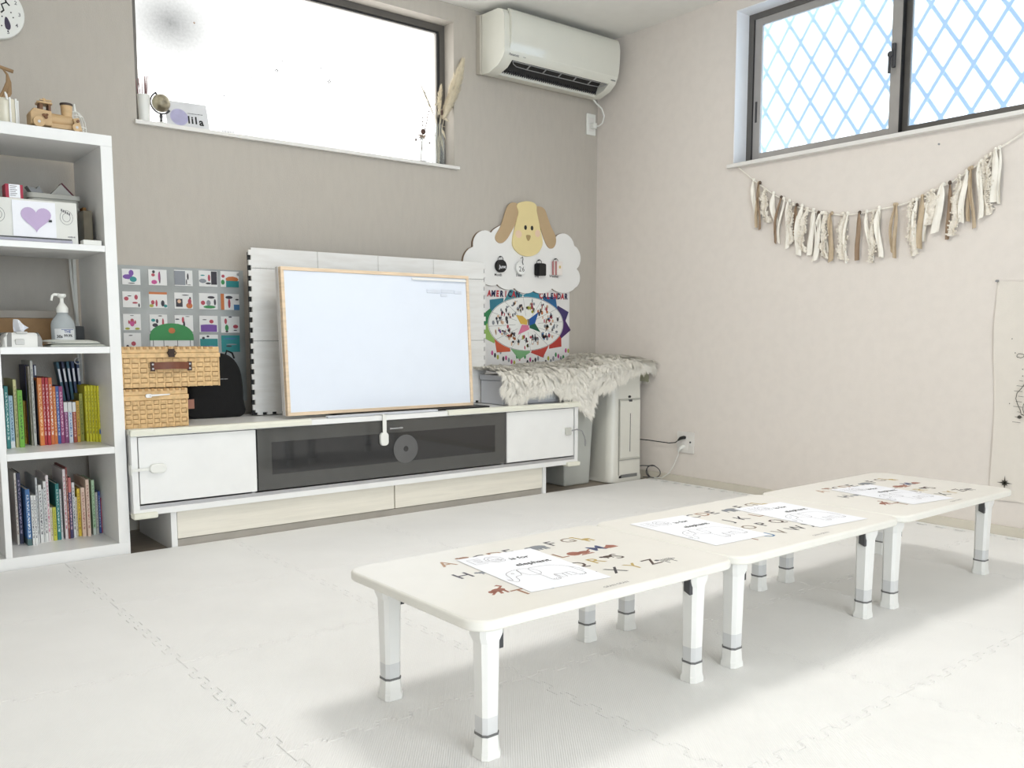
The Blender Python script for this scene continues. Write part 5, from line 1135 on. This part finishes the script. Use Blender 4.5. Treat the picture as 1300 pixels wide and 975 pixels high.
build('release_catch', MB().box(-.168,-.4405,.428,-.142,-.436,.440), DKGREY, pu, bevel=.002)
build('maker_mark', MB().prism([(-.166,.456),(-.160,.462),(-.150,.462),(-.144,.456),(-.148,.450),(-.162,.450)], 'xz', -.4325, -.429), BLACK, pu)
build('upper_window', MB().box(-.150,-.4325,.560,-.108,-.426,.580), mat('pale_panel_print', (200,198,182), .3), pu, bevel=.001)
build('lower_vent', MB().box(-.225,-.4375,.014,-.095,-.4355,.032), mat('vent_grey', (130,130,128), .5), pu, bevel=.001)
build('lower_catch', MB().box(-.236,-.4380,.014,-.22,-.4355,.026), BLACK, pu)
build('cover_groove', MB().box(-.236,-.4368,.11,-.072,-.4330,.113).box(-.236,-.4368,.442,-.074,-.4275,.4445).box(-.238,-.4368,.03,-.2355,-.4315,.44), mat('groove_grey', (170,168,160), .6), pu)

# fur throw: draped base sheet plus tufts
fur = thing('fur_throw', 'long haired cream fur throw draped over the storage box and air purifier', 'throw', (-.5, -.27, .6))
FUR = mat('cream_long_fur', (255,251,241), .85, .03, 30); FURB = mat('fur_backing', (250,246,236), .95, .05, 30)
def lerp_tab(x, tab):
    if x <= tab[0][0]: return tab[0][1]
    for (a, b), (c, d) in zip(tab, tab[1:]):
        if x <= c: return b+(d-b)*(x-a)/(c-a)
    return tab[-1][1]
TOPZ = [(-1.03,.598),(-.9,.603),(-.66,.610),(-.55,.615),(-.45,.626),(-.30,.648),(-.06,.652),(-.03,.645),(-.012,.63)]
FRY = [(-1.03,-.40),(-.62,-.41),(-.5,-.43),(-.28,-.448),(-.06,-.452),(-.01,-.445)]
DROP = [(-1.03,.045),(-1.0,.08),(-.97,.135),(-.93,.13),(-.89,.085),(-.75,.075),(-.66,.105),(-.60,.125),(-.55,.19),(-.50,.235),(-.47,.17),(-.42,.12),(-.35,.105),(-.29,.085),(-.22,.06),(-.15,.03),(-.06,.012),(-.01,.01)]
def furS(u, v):
    x = -1.02+1.005*u; zt_ = lerp_tab(x, TOPZ); yf = lerp_tab(x, FRY); dp = lerp_tab(x, DROP)
    yb = -.075 if x > -.6 else -.12
    wob = .006*math.sin(17*x)+.004*math.sin(41*x+1)
    if v < .55:
        t = v/.55; y = yb+(yf+.02-yb)*t; z = zt_+.006+wob+.012*math.sin(PI*t)
        if x > -.66 and x < -.32: z -= .010*math.sin(PI*(x+.66)/.34)
        return Vector((x, y, z))
    t = (v-.55)/.45
    return Vector((x, yf+.02-.045*math.sin(PI/2*min(1, t*2.2)), zt_+.006+wob-dp*t**1.15))
build('fur_base', MB().grid(furS, 60, 26).grid(lambda u, v: furS(u, v)+Vector((0, .004, -.004)), 60, 26, 0, True), FURB, fur, smooth=True)
def tufts(name, n, seed, vmin=0, vmax=1, L0=.03, L1=.06, per=13):
    # locks of hair: strands rooted around a point and drawn together at the tip
    random.seed(seed); mb = MB()
    for k in range(n):
        u = random.uniform(0, 1); v = vmin+(vmax-vmin)*random.random()
        p = furS(u, v); q = furS(min(1, u+.01), v); r = furS(u, min(1, v+.02))
        if v > .98: r = p+Vector((0,0,-.01))
        nn = (r-p).cross(q-p)
        if nn.length < 1e-9: continue
        nn = nn.normalized(); nn = nn if (nn.z > 0 or nn.y < 0) else -nn
        if v > .6 and nn.y > 0: nn = -nn
        swirl = Vector((math.sin(p.x*31+p.y*17)*.7+math.sin(p.x*11+2)*.4+random.uniform(-.4,.4), 0, 0))
        flow = ((r-p).normalized()+swirl+(Vector((-.7,0,-.2)) if p.x < -.95 else Vector((0,0,0)))).normalized()
        if v < .55: flow = (flow+Vector((0,-.3,0))).normalized()
        L_ = random.uniform(L0, L1); side = nn.cross(flow).normalized()
        tip = p+nn*L_*random.uniform(.18,.34)+flow*L_+Vector((0,0,-.012 if v > .5 else -.002))
        for h in range(per):
            a = p+side*random.uniform(-.013,.013)+flow*random.uniform(-.012,.012)-nn*.003
            t2 = tip+side*random.uniform(-.006,.006)+flow*random.uniform(-.014,.010)+nn*random.uniform(-.004,.004)
            m_ = a.lerp(t2, .5)+nn*L_*.17; w_ = side*random.uniform(.0006,.0012)
            mb.add([a-w_, a+w_, m_+w_, m_-w_, t2], [(0,1,2,3),(3,2,4)])
    return build(name, mb, FUR, fur, kind='stuff')
tufts('fur_pile', 2300, 11, L0=.035, L1=.065)
tufts('fur_fringe', 420, 12, vmin=.93, vmax=1, L0=.035, L1=.06)
def flapS(u, v):   # backing side curling down between the purifier and the wall
    a = v*1.9
    return Vector((-.064+.050*math.sin(min(a, 1.57)), -.44+.30*u, .648-.115*v**1.5+.004*math.sin(9*u)))
build('turned_flap', MB().grid(flapS, 14, 12).grid(lambda u, v: flapS(u, v)+Vector((-.003, 0, -.003)), 14, 12, 0, True), mat('flap_sage_cream', (196,194,166), .9, .03), fur, smooth=True, label='smooth sage coloured backing flap')
random.seed(31); m_ = MB()
for k in range(500):
    u = random.random(); v = random.uniform(.9, 1.0); p = flapS(u, v); d = Vector((random.uniform(-.2,.25), random.uniform(-.7,.2), -1)).normalized(); L_ = random.uniform(.012,.032); s_ = d.cross(Vector((0,1,0))).normalized()*.0016
    e_ = p+d*L_; e_.x = min(e_.x, -.003); m_.add([p-s_, p+s_, e_], [(0,1,2)])
build('flap_fringe', m_, FUR, fur, kind='stuff')

# socket by the purifier, cords
so = thing('wall_socket', 'square white wall socket with two plugs right of the air purifier', 'socket', (-.004, -.70, .22))
build('socket_plate', MB().prism(rrect(-.760,.162,-.644,.276,.006), 'yz', -.009, -.0005), mat('socket_white', (232,228,222), .4), so, bevel=.002)
build('socket_insert', MB().box(-.0105,-.72,.18,-.009,-.68,.26).box(-.0105,-.751,.20,-.009,-.727,.24), TRIM, so, bevel=.001)
build('antenna_jack', MB().cyl((-.009,-.738,.222),(-.013,-.738,.222),.005,n=16).cyl((-.0125,-.738,.222),(-.0145,-.738,.222),.0022,n=10), DKGREY, so)
c_ = build('power_cord', MB().tube([(-.066,-.415,.215),(-.04,-.46,.212),(-.022,-.53,.208),(-.02,-.60,.207),(-.022,-.645,.214),(-.026,-.672,.231)], .0028, 6), BLACK, pu, smooth=True)
build('plug', MB().tube([(-.026,-.668,.229),(-.027,-.685,.241),(-.02,-.70,.246),(-.0108,-.703,.245)], [.005,.009,.009,.008], 10), BLACK, c_, smooth=True)
c2_ = thing('extension_cable', 'white plug and cord hanging from the square wall socket to the floor', 'cord', (-.03, -.68, .18))
build('cord', MB().tube([(-.026,-.672,.172),(-.024,-.668,.15),(-.02,-.63,.08),(-.02,-.60,.04),(-.03,-.56,.012),(-.03,-.49,.006)], .0026, 6), WHITE2, c2_, smooth=True)
build('plug', MB().tube([(-.026,-.672,.168),(-.027,-.684,.188),(-.02,-.694,.196),(-.0108,-.696,.197)], [.005,.009,.01,.009], 10), WHITE2, c2_, smooth=True)
c3_ = thing('coiled_cable', 'grey coiled cord lying on the floor right of the air purifier', 'cord', (-.05, -.45, .0))
cp_ = [(-.060,-.40,.06),(-.045,-.425,.066)]
for q in range(41):
    a = 1.9-q*2*PI*1.5/40; cp_.append((-.030+.006*math.sin(q*.4), -.495+.050*-math.cos(a)*-1, .040+.034*math.sin(a)))
cp_ += [(-.035,-.47,.006),(-.05,-.44,.004)]
build('cord', MB().tube(cp_, .0026, 6), DKGREY, c3_, smooth=True)

# ------------------------------------------------------------------ fabric garland
ga = thing('fabric_garland', 'garland of cream lace and brown fabric strips strung under the right window', 'garland', (-.012, -1.65, 1.35))
GW = {'w': mat('cream_cotton', (246,241,230), .9, .015, 40, .2, 300), 'b': mat('brown_grosgrain', (152,128,104), .7, .05, 40), 't': mat('tan_ribbon', (194,174,146), .7, .05, 40),
      'd': mat('dark_brown_ribbon', (88,72,60), .7, .05, 40), 'l': mat('lace_cream', (240,232,218), .95, .06, 180, .6, 260)}
cordp = [(-.011, y, z) for y, z in GCORD]
build('cord', MB().tube(cordp, .0026, 6), GW['w'], ga, smooth=True)
for k, (y0, z0, y1, z1, wd, kd) in enumerate(GARLAND):
    random.seed(100+k); w_ = max(wd, .009); ph = random.uniform(0, 6); L_ = z0-z1; lace = kd == 'l'
    xo = .012+.004*(k % 3)
    def rib(u, v, y0=y0, z0=z0, y1=y1, z1=z1, w_=w_, ph=ph, xo=xo, lace=lace, back=0):
        neck = .35+.65*min(1, v*5)
        ww = w_*neck*(1+(.28*math.sin(v*30+ph) if lace else .05*math.sin(v*6+ph)))
        y = y0+(y1-y0)*v+(.006 if lace else .003)*math.sin(v*(12 if lace else 5)+ph)+(u-.5)*-ww
        x = -xo-.010*math.sin(PI*min(1, v*1.1))-.004*math.sin(PI*2*u+ph+v*5)*(1 if not lace else 1.8)-back
        z = z0+(z1-z0)*v+((u-.5)*.012*math.sin(ph) if v > .95 else 0)
        if lace and (u in (0, 1)): y += .004*math.sin(v*90+ph)
        return (x, y, z)
    nv = 34 if lace else 14
    m_ = MB().grid(rib, 4, nv).grid(lambda u, v: rib(u, v, back=-.0012), 4, nv, 0, True)
    s_ = build('fabric_strip', m_, GW[kd], ga, smooth=True, angle=80)
    build('knot', MB().ell((-.013, y0, z0+.002), .009, max(.007, w_*.26), .009, 12), GW['d'] if kd in 'b' else GW[kd], s_, smooth=True)
    if lace:
        m_ = MB()
        for q in range(26):
            v = .06+.94*q/26
            for e_ in (0, 1):
                p = rib(e_, v); m_.ell((p[0]-.001, p[1]+random.uniform(-.003,.003), p[2]), .0025, random.uniform(.0025,.0055), random.uniform(.003,.005), 6)
        build('lace_edging', m_, GW['l'], s_, kind='stuff', smooth=True)

# ------------------------------------------------------------------ wall tapestry
tp = thing('wall_tapestry', 'thin cream printed map tapestry hanging at the right edge of the wall', 'tapestry', (-.005, -2.7, .6))
CLOTH = mat('thin_cream_cloth', (228,221,211), .9, .01, 20, .3, 400)
def tap(u, v):
    y = -2.243-.014*v+.006*math.sin(v*7)*(1-u)-u*.95; z = .995-v*(.86+.06*0)+.02*math.sin(v*2)*u
    x = -.003-.007*min(1, u*6)*abs(math.sin(u*9+v*2))-.003*math.sin(v*11+u*5)**2*min(1, u*5)-.005*max(0, 1-u*9)*math.sin(v*6)**2
    return (x, y, z-.03*math.sin(PI*u)*(1-v))
build('cloth', MB().grid(tap, 40, 30), CLOTH, tp, smooth=True)
build('pin', MB().cyl((-.016,-2.243,.993),(-.002,-2.243,.993),.005,n=10), GREYP, tp)
pr = MB()
fx = lambda u, v: (-.0145, u, v)
def star(cy, cz, r, n=8):
    for q in range(n):
        a = 2*PI*q/n+PI/2; rr = r*(1 if q % 2 == 0 else .55); c, s_ = math.cos(a), math.sin(a)
        pr.add([fx(cy-s_*.004, cz+c*.004), fx(cy+c*rr, cz+s_*rr), fx(cy+s_*.004, cz-c*.004)], [(0,1,2)])
    line_strip(pr, ellipse(cy, cz, r*.3, r*.3, 16), .002, fx, closed=True)
star(-2.315, .208, .030)
random.seed(4)
def blobline(cy, cz, ry, rz, n=18, wob=.3, w=.0022):
    line_strip(pr, [(cy+ry*math.cos(2*PI*q/n)*(1+random.uniform(-wob,wob)*.5), cz+rz*math.sin(2*PI*q/n)*(1+random.uniform(-wob,wob)*.5)) for q in range(n)], w, fx, closed=True)
blobline(-2.345,.705,.013,.008); blobline(-2.43,.54,.085,.085,26,.2,.0028); blobline(-2.41,.50,.05,.05,14,.5); blobline(-2.385,.60,.014,.02,10,.6,.003)
blobline(-2.41,.63,.02,.03,12,.8,.004); blobline(-2.6,.6,.14,.2,40,.25,.003); blobline(-2.85,.5,.10,.25,40,.25,.003)
for q in range(16): u = random.uniform(-2.46,-2.31); v = random.uniform(.42,.80); pr.add([fx(u+a, v+b) for a, b in ellipse(0,0,.0022,.0022,6)], [tuple(range(6))])
for q in range(9): v = .45+.02*q; line_strip(pr, [(-2.33-.008*(q % 3), v),(-2.36-.006*(q % 2), v-.002)], .0016, fx)
pr.add([fx(-2.355+a, .47+b) for a, b in ellipse(0,0,.008,.007,8)], [tuple(range(8))])
build('map_print', pr, mat('map_ink', (92,88,80), .8), tp)
# small nails and marks left on the wall
for y, z, lab in ((-1.985,1.615-.06,'small nail mark on the wall under the right window'), ):
    t = thing('wall_nail', lab, 'nail', (-.004, y, z)); build('nail_head', MB().cyl((-.004,y,z),(0,y,z),.004,n=8), GREYP, t)
# ------------------------------------------------------------------ low tables
TZ = .283; TL, TD = .728, .482; TY = -2.343
TOP = mat('table_cream_top', (238,235,228), .32, .008, 20, coat=.2); EDGE = mat('table_edge_cream', (233,231,223), .5, .01)
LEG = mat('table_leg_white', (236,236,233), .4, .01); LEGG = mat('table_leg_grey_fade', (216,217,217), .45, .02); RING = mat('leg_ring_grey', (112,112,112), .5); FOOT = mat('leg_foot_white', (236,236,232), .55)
TC = {'tan': (176,140,112), 'slate': (84,80,92), 'brown': (156,112,84), 'dark': (70,64,62), 'taupe': (142,126,112), 'navy': (78,88,128), 'mustard': (188,162,92), 'rust': (160,100,80), 'char': (52,50,54), 'grey': (140,138,140), 'blue': (96,110,150), 'choc': (74,54,46)}
TCM = {k: mat('print_'+k, v, .5) for k, v in TC.items()}
# glyph, x offset from the table centre, row, colour
ROWY = [-2.210+2.340, -2.310+2.340, -2.394+2.340, -2.478+2.340]
LET = [('A',-.174,0,'tan'),('C',-.080,0,'slate'),('D',-.034,0,'brown'),('E',.004,0,'dark'),('F',.130,0,'dark'),('G',.184,0,'taupe'),
       ('H',-.200,1,'slate'),('I',-.105,1,'navy'),('J',-.053,1,'dark'),('K',.005,1,'dark'),('L',.070,1,'brown'),('M',.184,1,'navy'),
       ('N',-.19+.06,2,'brown'),('O',-.075,2,'taupe'),('P',-.018,2,'dark'),('Q',.044,2,'choc'),('R',.100,2,'mustard'),('S',.166,2,'choc'),
       ('T',-.178,3,'brown'),('U',-.115,3,'blue'),('V',-.058,3,'taupe'),('W',.010,3,'dark'),('X',.078,3,'char'),('Y',.134,3,'mustard'),('Z',.190,3,'choc')]
def animal(mb, kind, cx, cy, z, m=0):
    f = lambda pts: mb.prism([(cx+a, cy+b) for a, b in pts], 'xy', z, z+.0003, m)
    if kind == 'elephant':
        f(ellipse(0,.004,.024,.015,14)); f(ellipse(-.024,.006,.011,.011,10)); f([(-.036,.008),(-.03,.004),(-.034,-.018),(-.038,-.018)])
        for q in (-.014,-.004,.008,.017): f([(q-.004,-.004),(q+.004,-.004),(q+.003,-.022),(q-.003,-.022)])
    elif kind == 'giraffe':
        f(ellipse(.004,-.002,.014,.008,10)); f([(-.008,.0),(-.002,.004),(-.008,.030),(-.014,.030)]); f(ellipse(-.014,.031,.008,.004,8))
        for q in (-.004,.0,.012,.015): f([(q-.002,-.004),(q+.001,-.004),(q+.001,-.024),(q-.002,-.024)])
    elif kind == 'lion':
        f(ellipse(-.012,.004,.018,.016,12)); f(ellipse(.014,.0,.020,.011,12)); f([(.0,-.012),(.03,-.012),(.034,-.018),(-.008,-.018)]); f([(.03,.002),(.046,.012),(.044,.016),(.028,.006)])
    elif kind == 'monkey':
        f(ellipse(0,0,.016,.010,12)); f(ellipse(-.018,-.004,.008,.008,10)); f([(.010,.006),(.024,.018),(.018,.030),(.010,.026),(.014,.024),(.018,.018),(.006,.010)])
        f([(-.012,-.004),(-.008,-.008),(-.026,-.022),(-.03,-.019)]); f([(.006,-.004),(.012,-.004),(.010,-.024),(.005,-.024)]); f([(-.004,-.004),(.002,-.006),(-.004,-.024),(-.01,-.022)])
    elif kind == 'house':
        f([(-.014,-.012),(.014,-.012),(.014,.004),(0,.016),(-.014,.004)]); f(ellipse(-.018,-.004,.007,.007,8))
    elif kind == 'zebra':
        for q in range(6): f([(-.014+.006*q,-.008),(-.012+.006*q,-.008),(-.010+.006*q,.010),(-.012+.006*q,.010)])
        f(ellipse(-.018,.01,.006,.005,8)); f([(-.010,-.008),(-.008,-.008),(-.008,-.022),(-.010,-.022)]); f([(.012,-.008),(.014,-.008),(.015,-.022),(.013,-.022)]); f([(.018,.006),(.03,.0),(.029,-.002),(.018,.003)])
    else:
        f(ellipse(0,0,.014,.008,10)); f(ellipse(-.014,.004,.006,.005,8)); f([(-.008,-.005),(-.005,-.005),(-.006,-.014),(-.009,-.014)]); f([(.006,-.005),(.009,-.005),(.009,-.014),(.006,-.014)])
ANI = [('elephant',.083,-2.222,'grey'),('giraffe',.226,-2.226,'mustard'),('lion',.120,-2.322,'rust'),('house',.226,-2.318,'rust'),('monkey',-.206,-2.440,'rust'),('zebra',.228,-2.488,'char'),('bear',-.112,-2.192,'brown'),('bear',-.150,-2.316,'grey'),('bear',.148,-2.385,'choc')]
def hexpoly(cx, cy, hx, hy, c):
    return [(cx-hx+c,cy-hy),(cx+hx-c,cy-hy),(cx+hx,cy-hy+c),(cx+hx,cy+hy-c),(cx+hx-c,cy+hy),(cx-hx+c,cy+hy),(cx-hx,cy+hy-c),(cx-hx,cy-hy+c)]
def loft(mb, cx, cy, lay, m=0):
    vs = []
    for hx, hy, c, z in lay: vs += [(a, b, z) for a, b in hexpoly(cx, cy, hx, hy, c)]
    n = 8; fs = [(l*n+i, l*n+(i+1)%n, (l+1)*n+(i+1)%n, (l+1)*n+i) for l in range(len(lay)-1) for i in range(n)]+[tuple(range(7,-1,-1)), tuple(range((len(lay)-1)*n, len(lay)*n))]
    mb.add(vs, fs, m)
def make_table(cx, label, name='low_table'):
    t = thing(name, label, 'table', (cx, TY, 0), 'folding low tables in a row')
    m_ = MB().prism(rrect(cx-TL/2, TY-TD/2, cx+TL/2, TY+TD/2, .045, 8), 'xy', TZ-.020, TZ)
    build('tabletop', m_, EDGE, t, bevel=.006, seg=3)
    tt = [o for o in t.children if o.name.startswith('tabletop')][0]
    tp_ = build('top_sheet', MB().prism(rrect(cx-TL/2+.006, TY-TD/2+.006, cx+TL/2-.006, TY+TD/2-.006, .040, 8), 'xy', TZ-.0002, TZ+.0004), TOP, tt)
    for sx in (-1, 1):
        for sy in (-1, 1):
            lx, ly = cx+sx*.2925, TY+sy*.1725
            m_ = MB(); loft(m_, lx, ly, [(.0185,.0185,.007,.08),(.021,.021,.008,.225)])
            lg = build('leg', m_, LEG, t, smooth=True, angle=25)
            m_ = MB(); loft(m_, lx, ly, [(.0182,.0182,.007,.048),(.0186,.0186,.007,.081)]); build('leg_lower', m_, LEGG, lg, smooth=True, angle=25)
            m_ = MB(); loft(m_, lx, ly, [(.0195,.0195,.007,.044),(.0195,.0195,.007,.0485)]); build('leg_ring', m_, RING, lg)
            m_ = MB(); loft(m_, lx, ly, [(.0225,.0225,.008,.0006),(.0222,.0222,.008,.012),(.0205,.0205,.008,.016),(.0188,.0188,.007,.045)]); build('leg_foot', m_, FOOT, lg, smooth=True, angle=25)
            m_ = MB(); loft(m_, lx, ly, [(.021,.021,.008,.222),(.0265,.024,.008,.236),(.028,.025,.008,.2628)]); build('leg_bracket', m_, LEG, lg, smooth=True, angle=25)
            # folding catch on the inner side
            m_ = MB(); xi = lx-sx*.024
            m_.box(xi-.007, ly-.010, .236, xi+.007, ly+.010, .262); m_.prism([(ly-.014,.205),(ly+.004,.212),(ly+.004,.25),(ly-.014,.25)], 'yz', xi-.006, xi+.006)
            build('folding_catch', m_, DKGREY, lg, bevel=.0015)
            build('catch_rivet', MB().cyl((xi,ly-.0150,.245),(xi,ly-.0135,.245),.004,n=10), ALU, lg)
    build('under_rail', MB().box(cx-.285, TY-.195, TZ-.032, cx+.285, TY-.180, TZ-.020).box(cx-.285, TY+.180, TZ-.032, cx+.285, TY+.195, TZ-.020), EDGE, t)
    z = TZ+.0006
    for ch_, ox, rw, col in LET:
        m_ = MB(); put_text(m_, ch_, .057, (cx+.002+ox, TY+ROWY[rw], z), (1,0,0), (0,1,0), .0004); build('printed_letter', m_, TCM[col], tp_)
    for kd, ox, oy, col in ANI:
        m_ = MB(); animal(m_, kd, cx+ox, oy, z-.0002); build('printed_animal', m_, TCM[col], tp_)
    m_ = MB(); put_text(m_, 'GRAN·GRAN', .012, (cx+.003, TY-.214, z), (1,0,0), (0,1,0)); build('printed_mark', m_, INKG, tp_)
    return t
def lower_parts(t): pass
TXS = (-2.4165, -1.6865, -.9575)
t1 = make_table(TXS[0], 'nearest cream folding low table with one elephant colouring sheet')
for x, lab in ((TXS[1], 'middle cream folding low table with two elephant colouring sheets'), (TXS[2], 'farthest cream folding low table beside the right wall')):
    c = copy_tree(t1); c.location.x = x; c['label'] = lab
# colouring sheets
def sheet(cx, cy, rot, label, w=.200, h=.297):
    t = thing('colouring_sheet', label, 'paper', (0,0,0), 'elephant colouring sheets on the low tables')
    z = TZ+.0012
    build('paper_sheet', MB().box(-w/2,-h/2,z-TZ,w/2,h/2,z-TZ+.0004), PAPER, t)
    zz = z-TZ+.0007; f = lambda u, v: (u, v, zz)
    m_ = MB(); put_text(m_, 'is for', .024, (.028,.088,zz), (1,0,0), (0,1,0), .0006); put_text(m_, 'elephant', .026, (.030,.036,zz), (1,0,0), (0,1,0), .0006)
    build('printed_words', m_, INK, t)
    m_ = MB(); L_ = .0011
    line_strip(m_, [(-.085,.085),(-.085,.128),(-.055,.128),(-.055,.118),(-.073,.118),(-.073,.111),(-.058,.111),(-.058,.102),(-.073,.102),(-.073,.095),(-.054,.095),(-.054,.085)], L_, f, closed=True)
    line_strip(m_, [(-.036,.104),(-.014,.104),(-.014,.112),(-.02,.120),(-.030,.121),(-.040,.114),(-.042,.100),(-.034,.089),(-.020,.088),(-.014,.094)], L_, f)
    line_strip(m_, [(-.048,.104),(-.046,.118),(-.036,.129),(-.018,.129),(-.006,.118),(-.006,.098),(-.028,.098),(-.022,.096),(-.006,.092),(-.012,.082),(-.032,.080),(-.045,.090)], L_, f, closed=True)
    # elephant
    bd_ = smooth_loop([(-.010,-.005),(.020,.002),(.052,-.004),(.074,-.028),(.078,-.055),(.076,-.095),(.058,-.098),(.052,-.070),(.030,-.072),(.012,-.068),(.008,-.100),(-.010,-.100),(-.012,-.070)], 4)
    line_strip(m_, bd_, L_, f, closed=True)
    line_strip(m_, smooth_loop([(-.030,.006),(-.008,-.002),(.002,-.024),(-.004,-.046),(-.020,-.052),(-.034,-.040),(-.040,-.012)], 4), L_, f, closed=True)
    tr_ = smooth_loop([(-.036,.002),(-.058,-.002),(-.074,-.018),(-.080,-.045),(-.086,-.062),(-.092,-.050),(-.084,-.075),(-.072,-.066),(-.066,-.044),(-.056,-.038),(-.046,-.034)], 4)
    line_strip(m_, tr_, L_, f, closed=True)
    line_strip(m_, ellipse(-.058,-.018,.003,.003,8), L_, f, closed=True)
    line_strip(m_, [(.078,-.035),(.088,-.055),(.086,-.075)], L_, f)
    for x in (-.006,.0,.006,.060,.066,.072): line_strip(m_, [(x-.003,-.099),(x,-.094),(x+.003,-.099)], L_*.8, f)
    line_strip(m_, [(.014,-.070),(.016,-.095),(.028,-.096),(.030,-.072)], L_, f); line_strip(m_, [(.040,-.072),(.040,-.094),(.052,-.094)], L_, f)
    build('elephant_outline', m_, INKG, t)
    t.location = (cx, cy, TZ); t.rotation_euler = (0, 0, rot)
    return t
s0 = sheet(-2.4688, -2.3558, -.10, 'elephant colouring sheet lying on the nearest low table')
def sheet_copy(cx, cy, rot, label):
    c = copy_tree(s0); c.location = (cx, cy, TZ); c.rotation_euler = (0, 0, rot); c['label'] = label; return c
sheet_copy(-1.8847, -2.3305, -.055, 'left elephant colouring sheet on the middle low table')
sheet_copy(-1.507, -2.377, -.09, 'right elephant colouring sheet on the middle low table')
sheet_copy(-1.004, -2.376, -.13, 'elephant colouring sheet on the farthest low table')
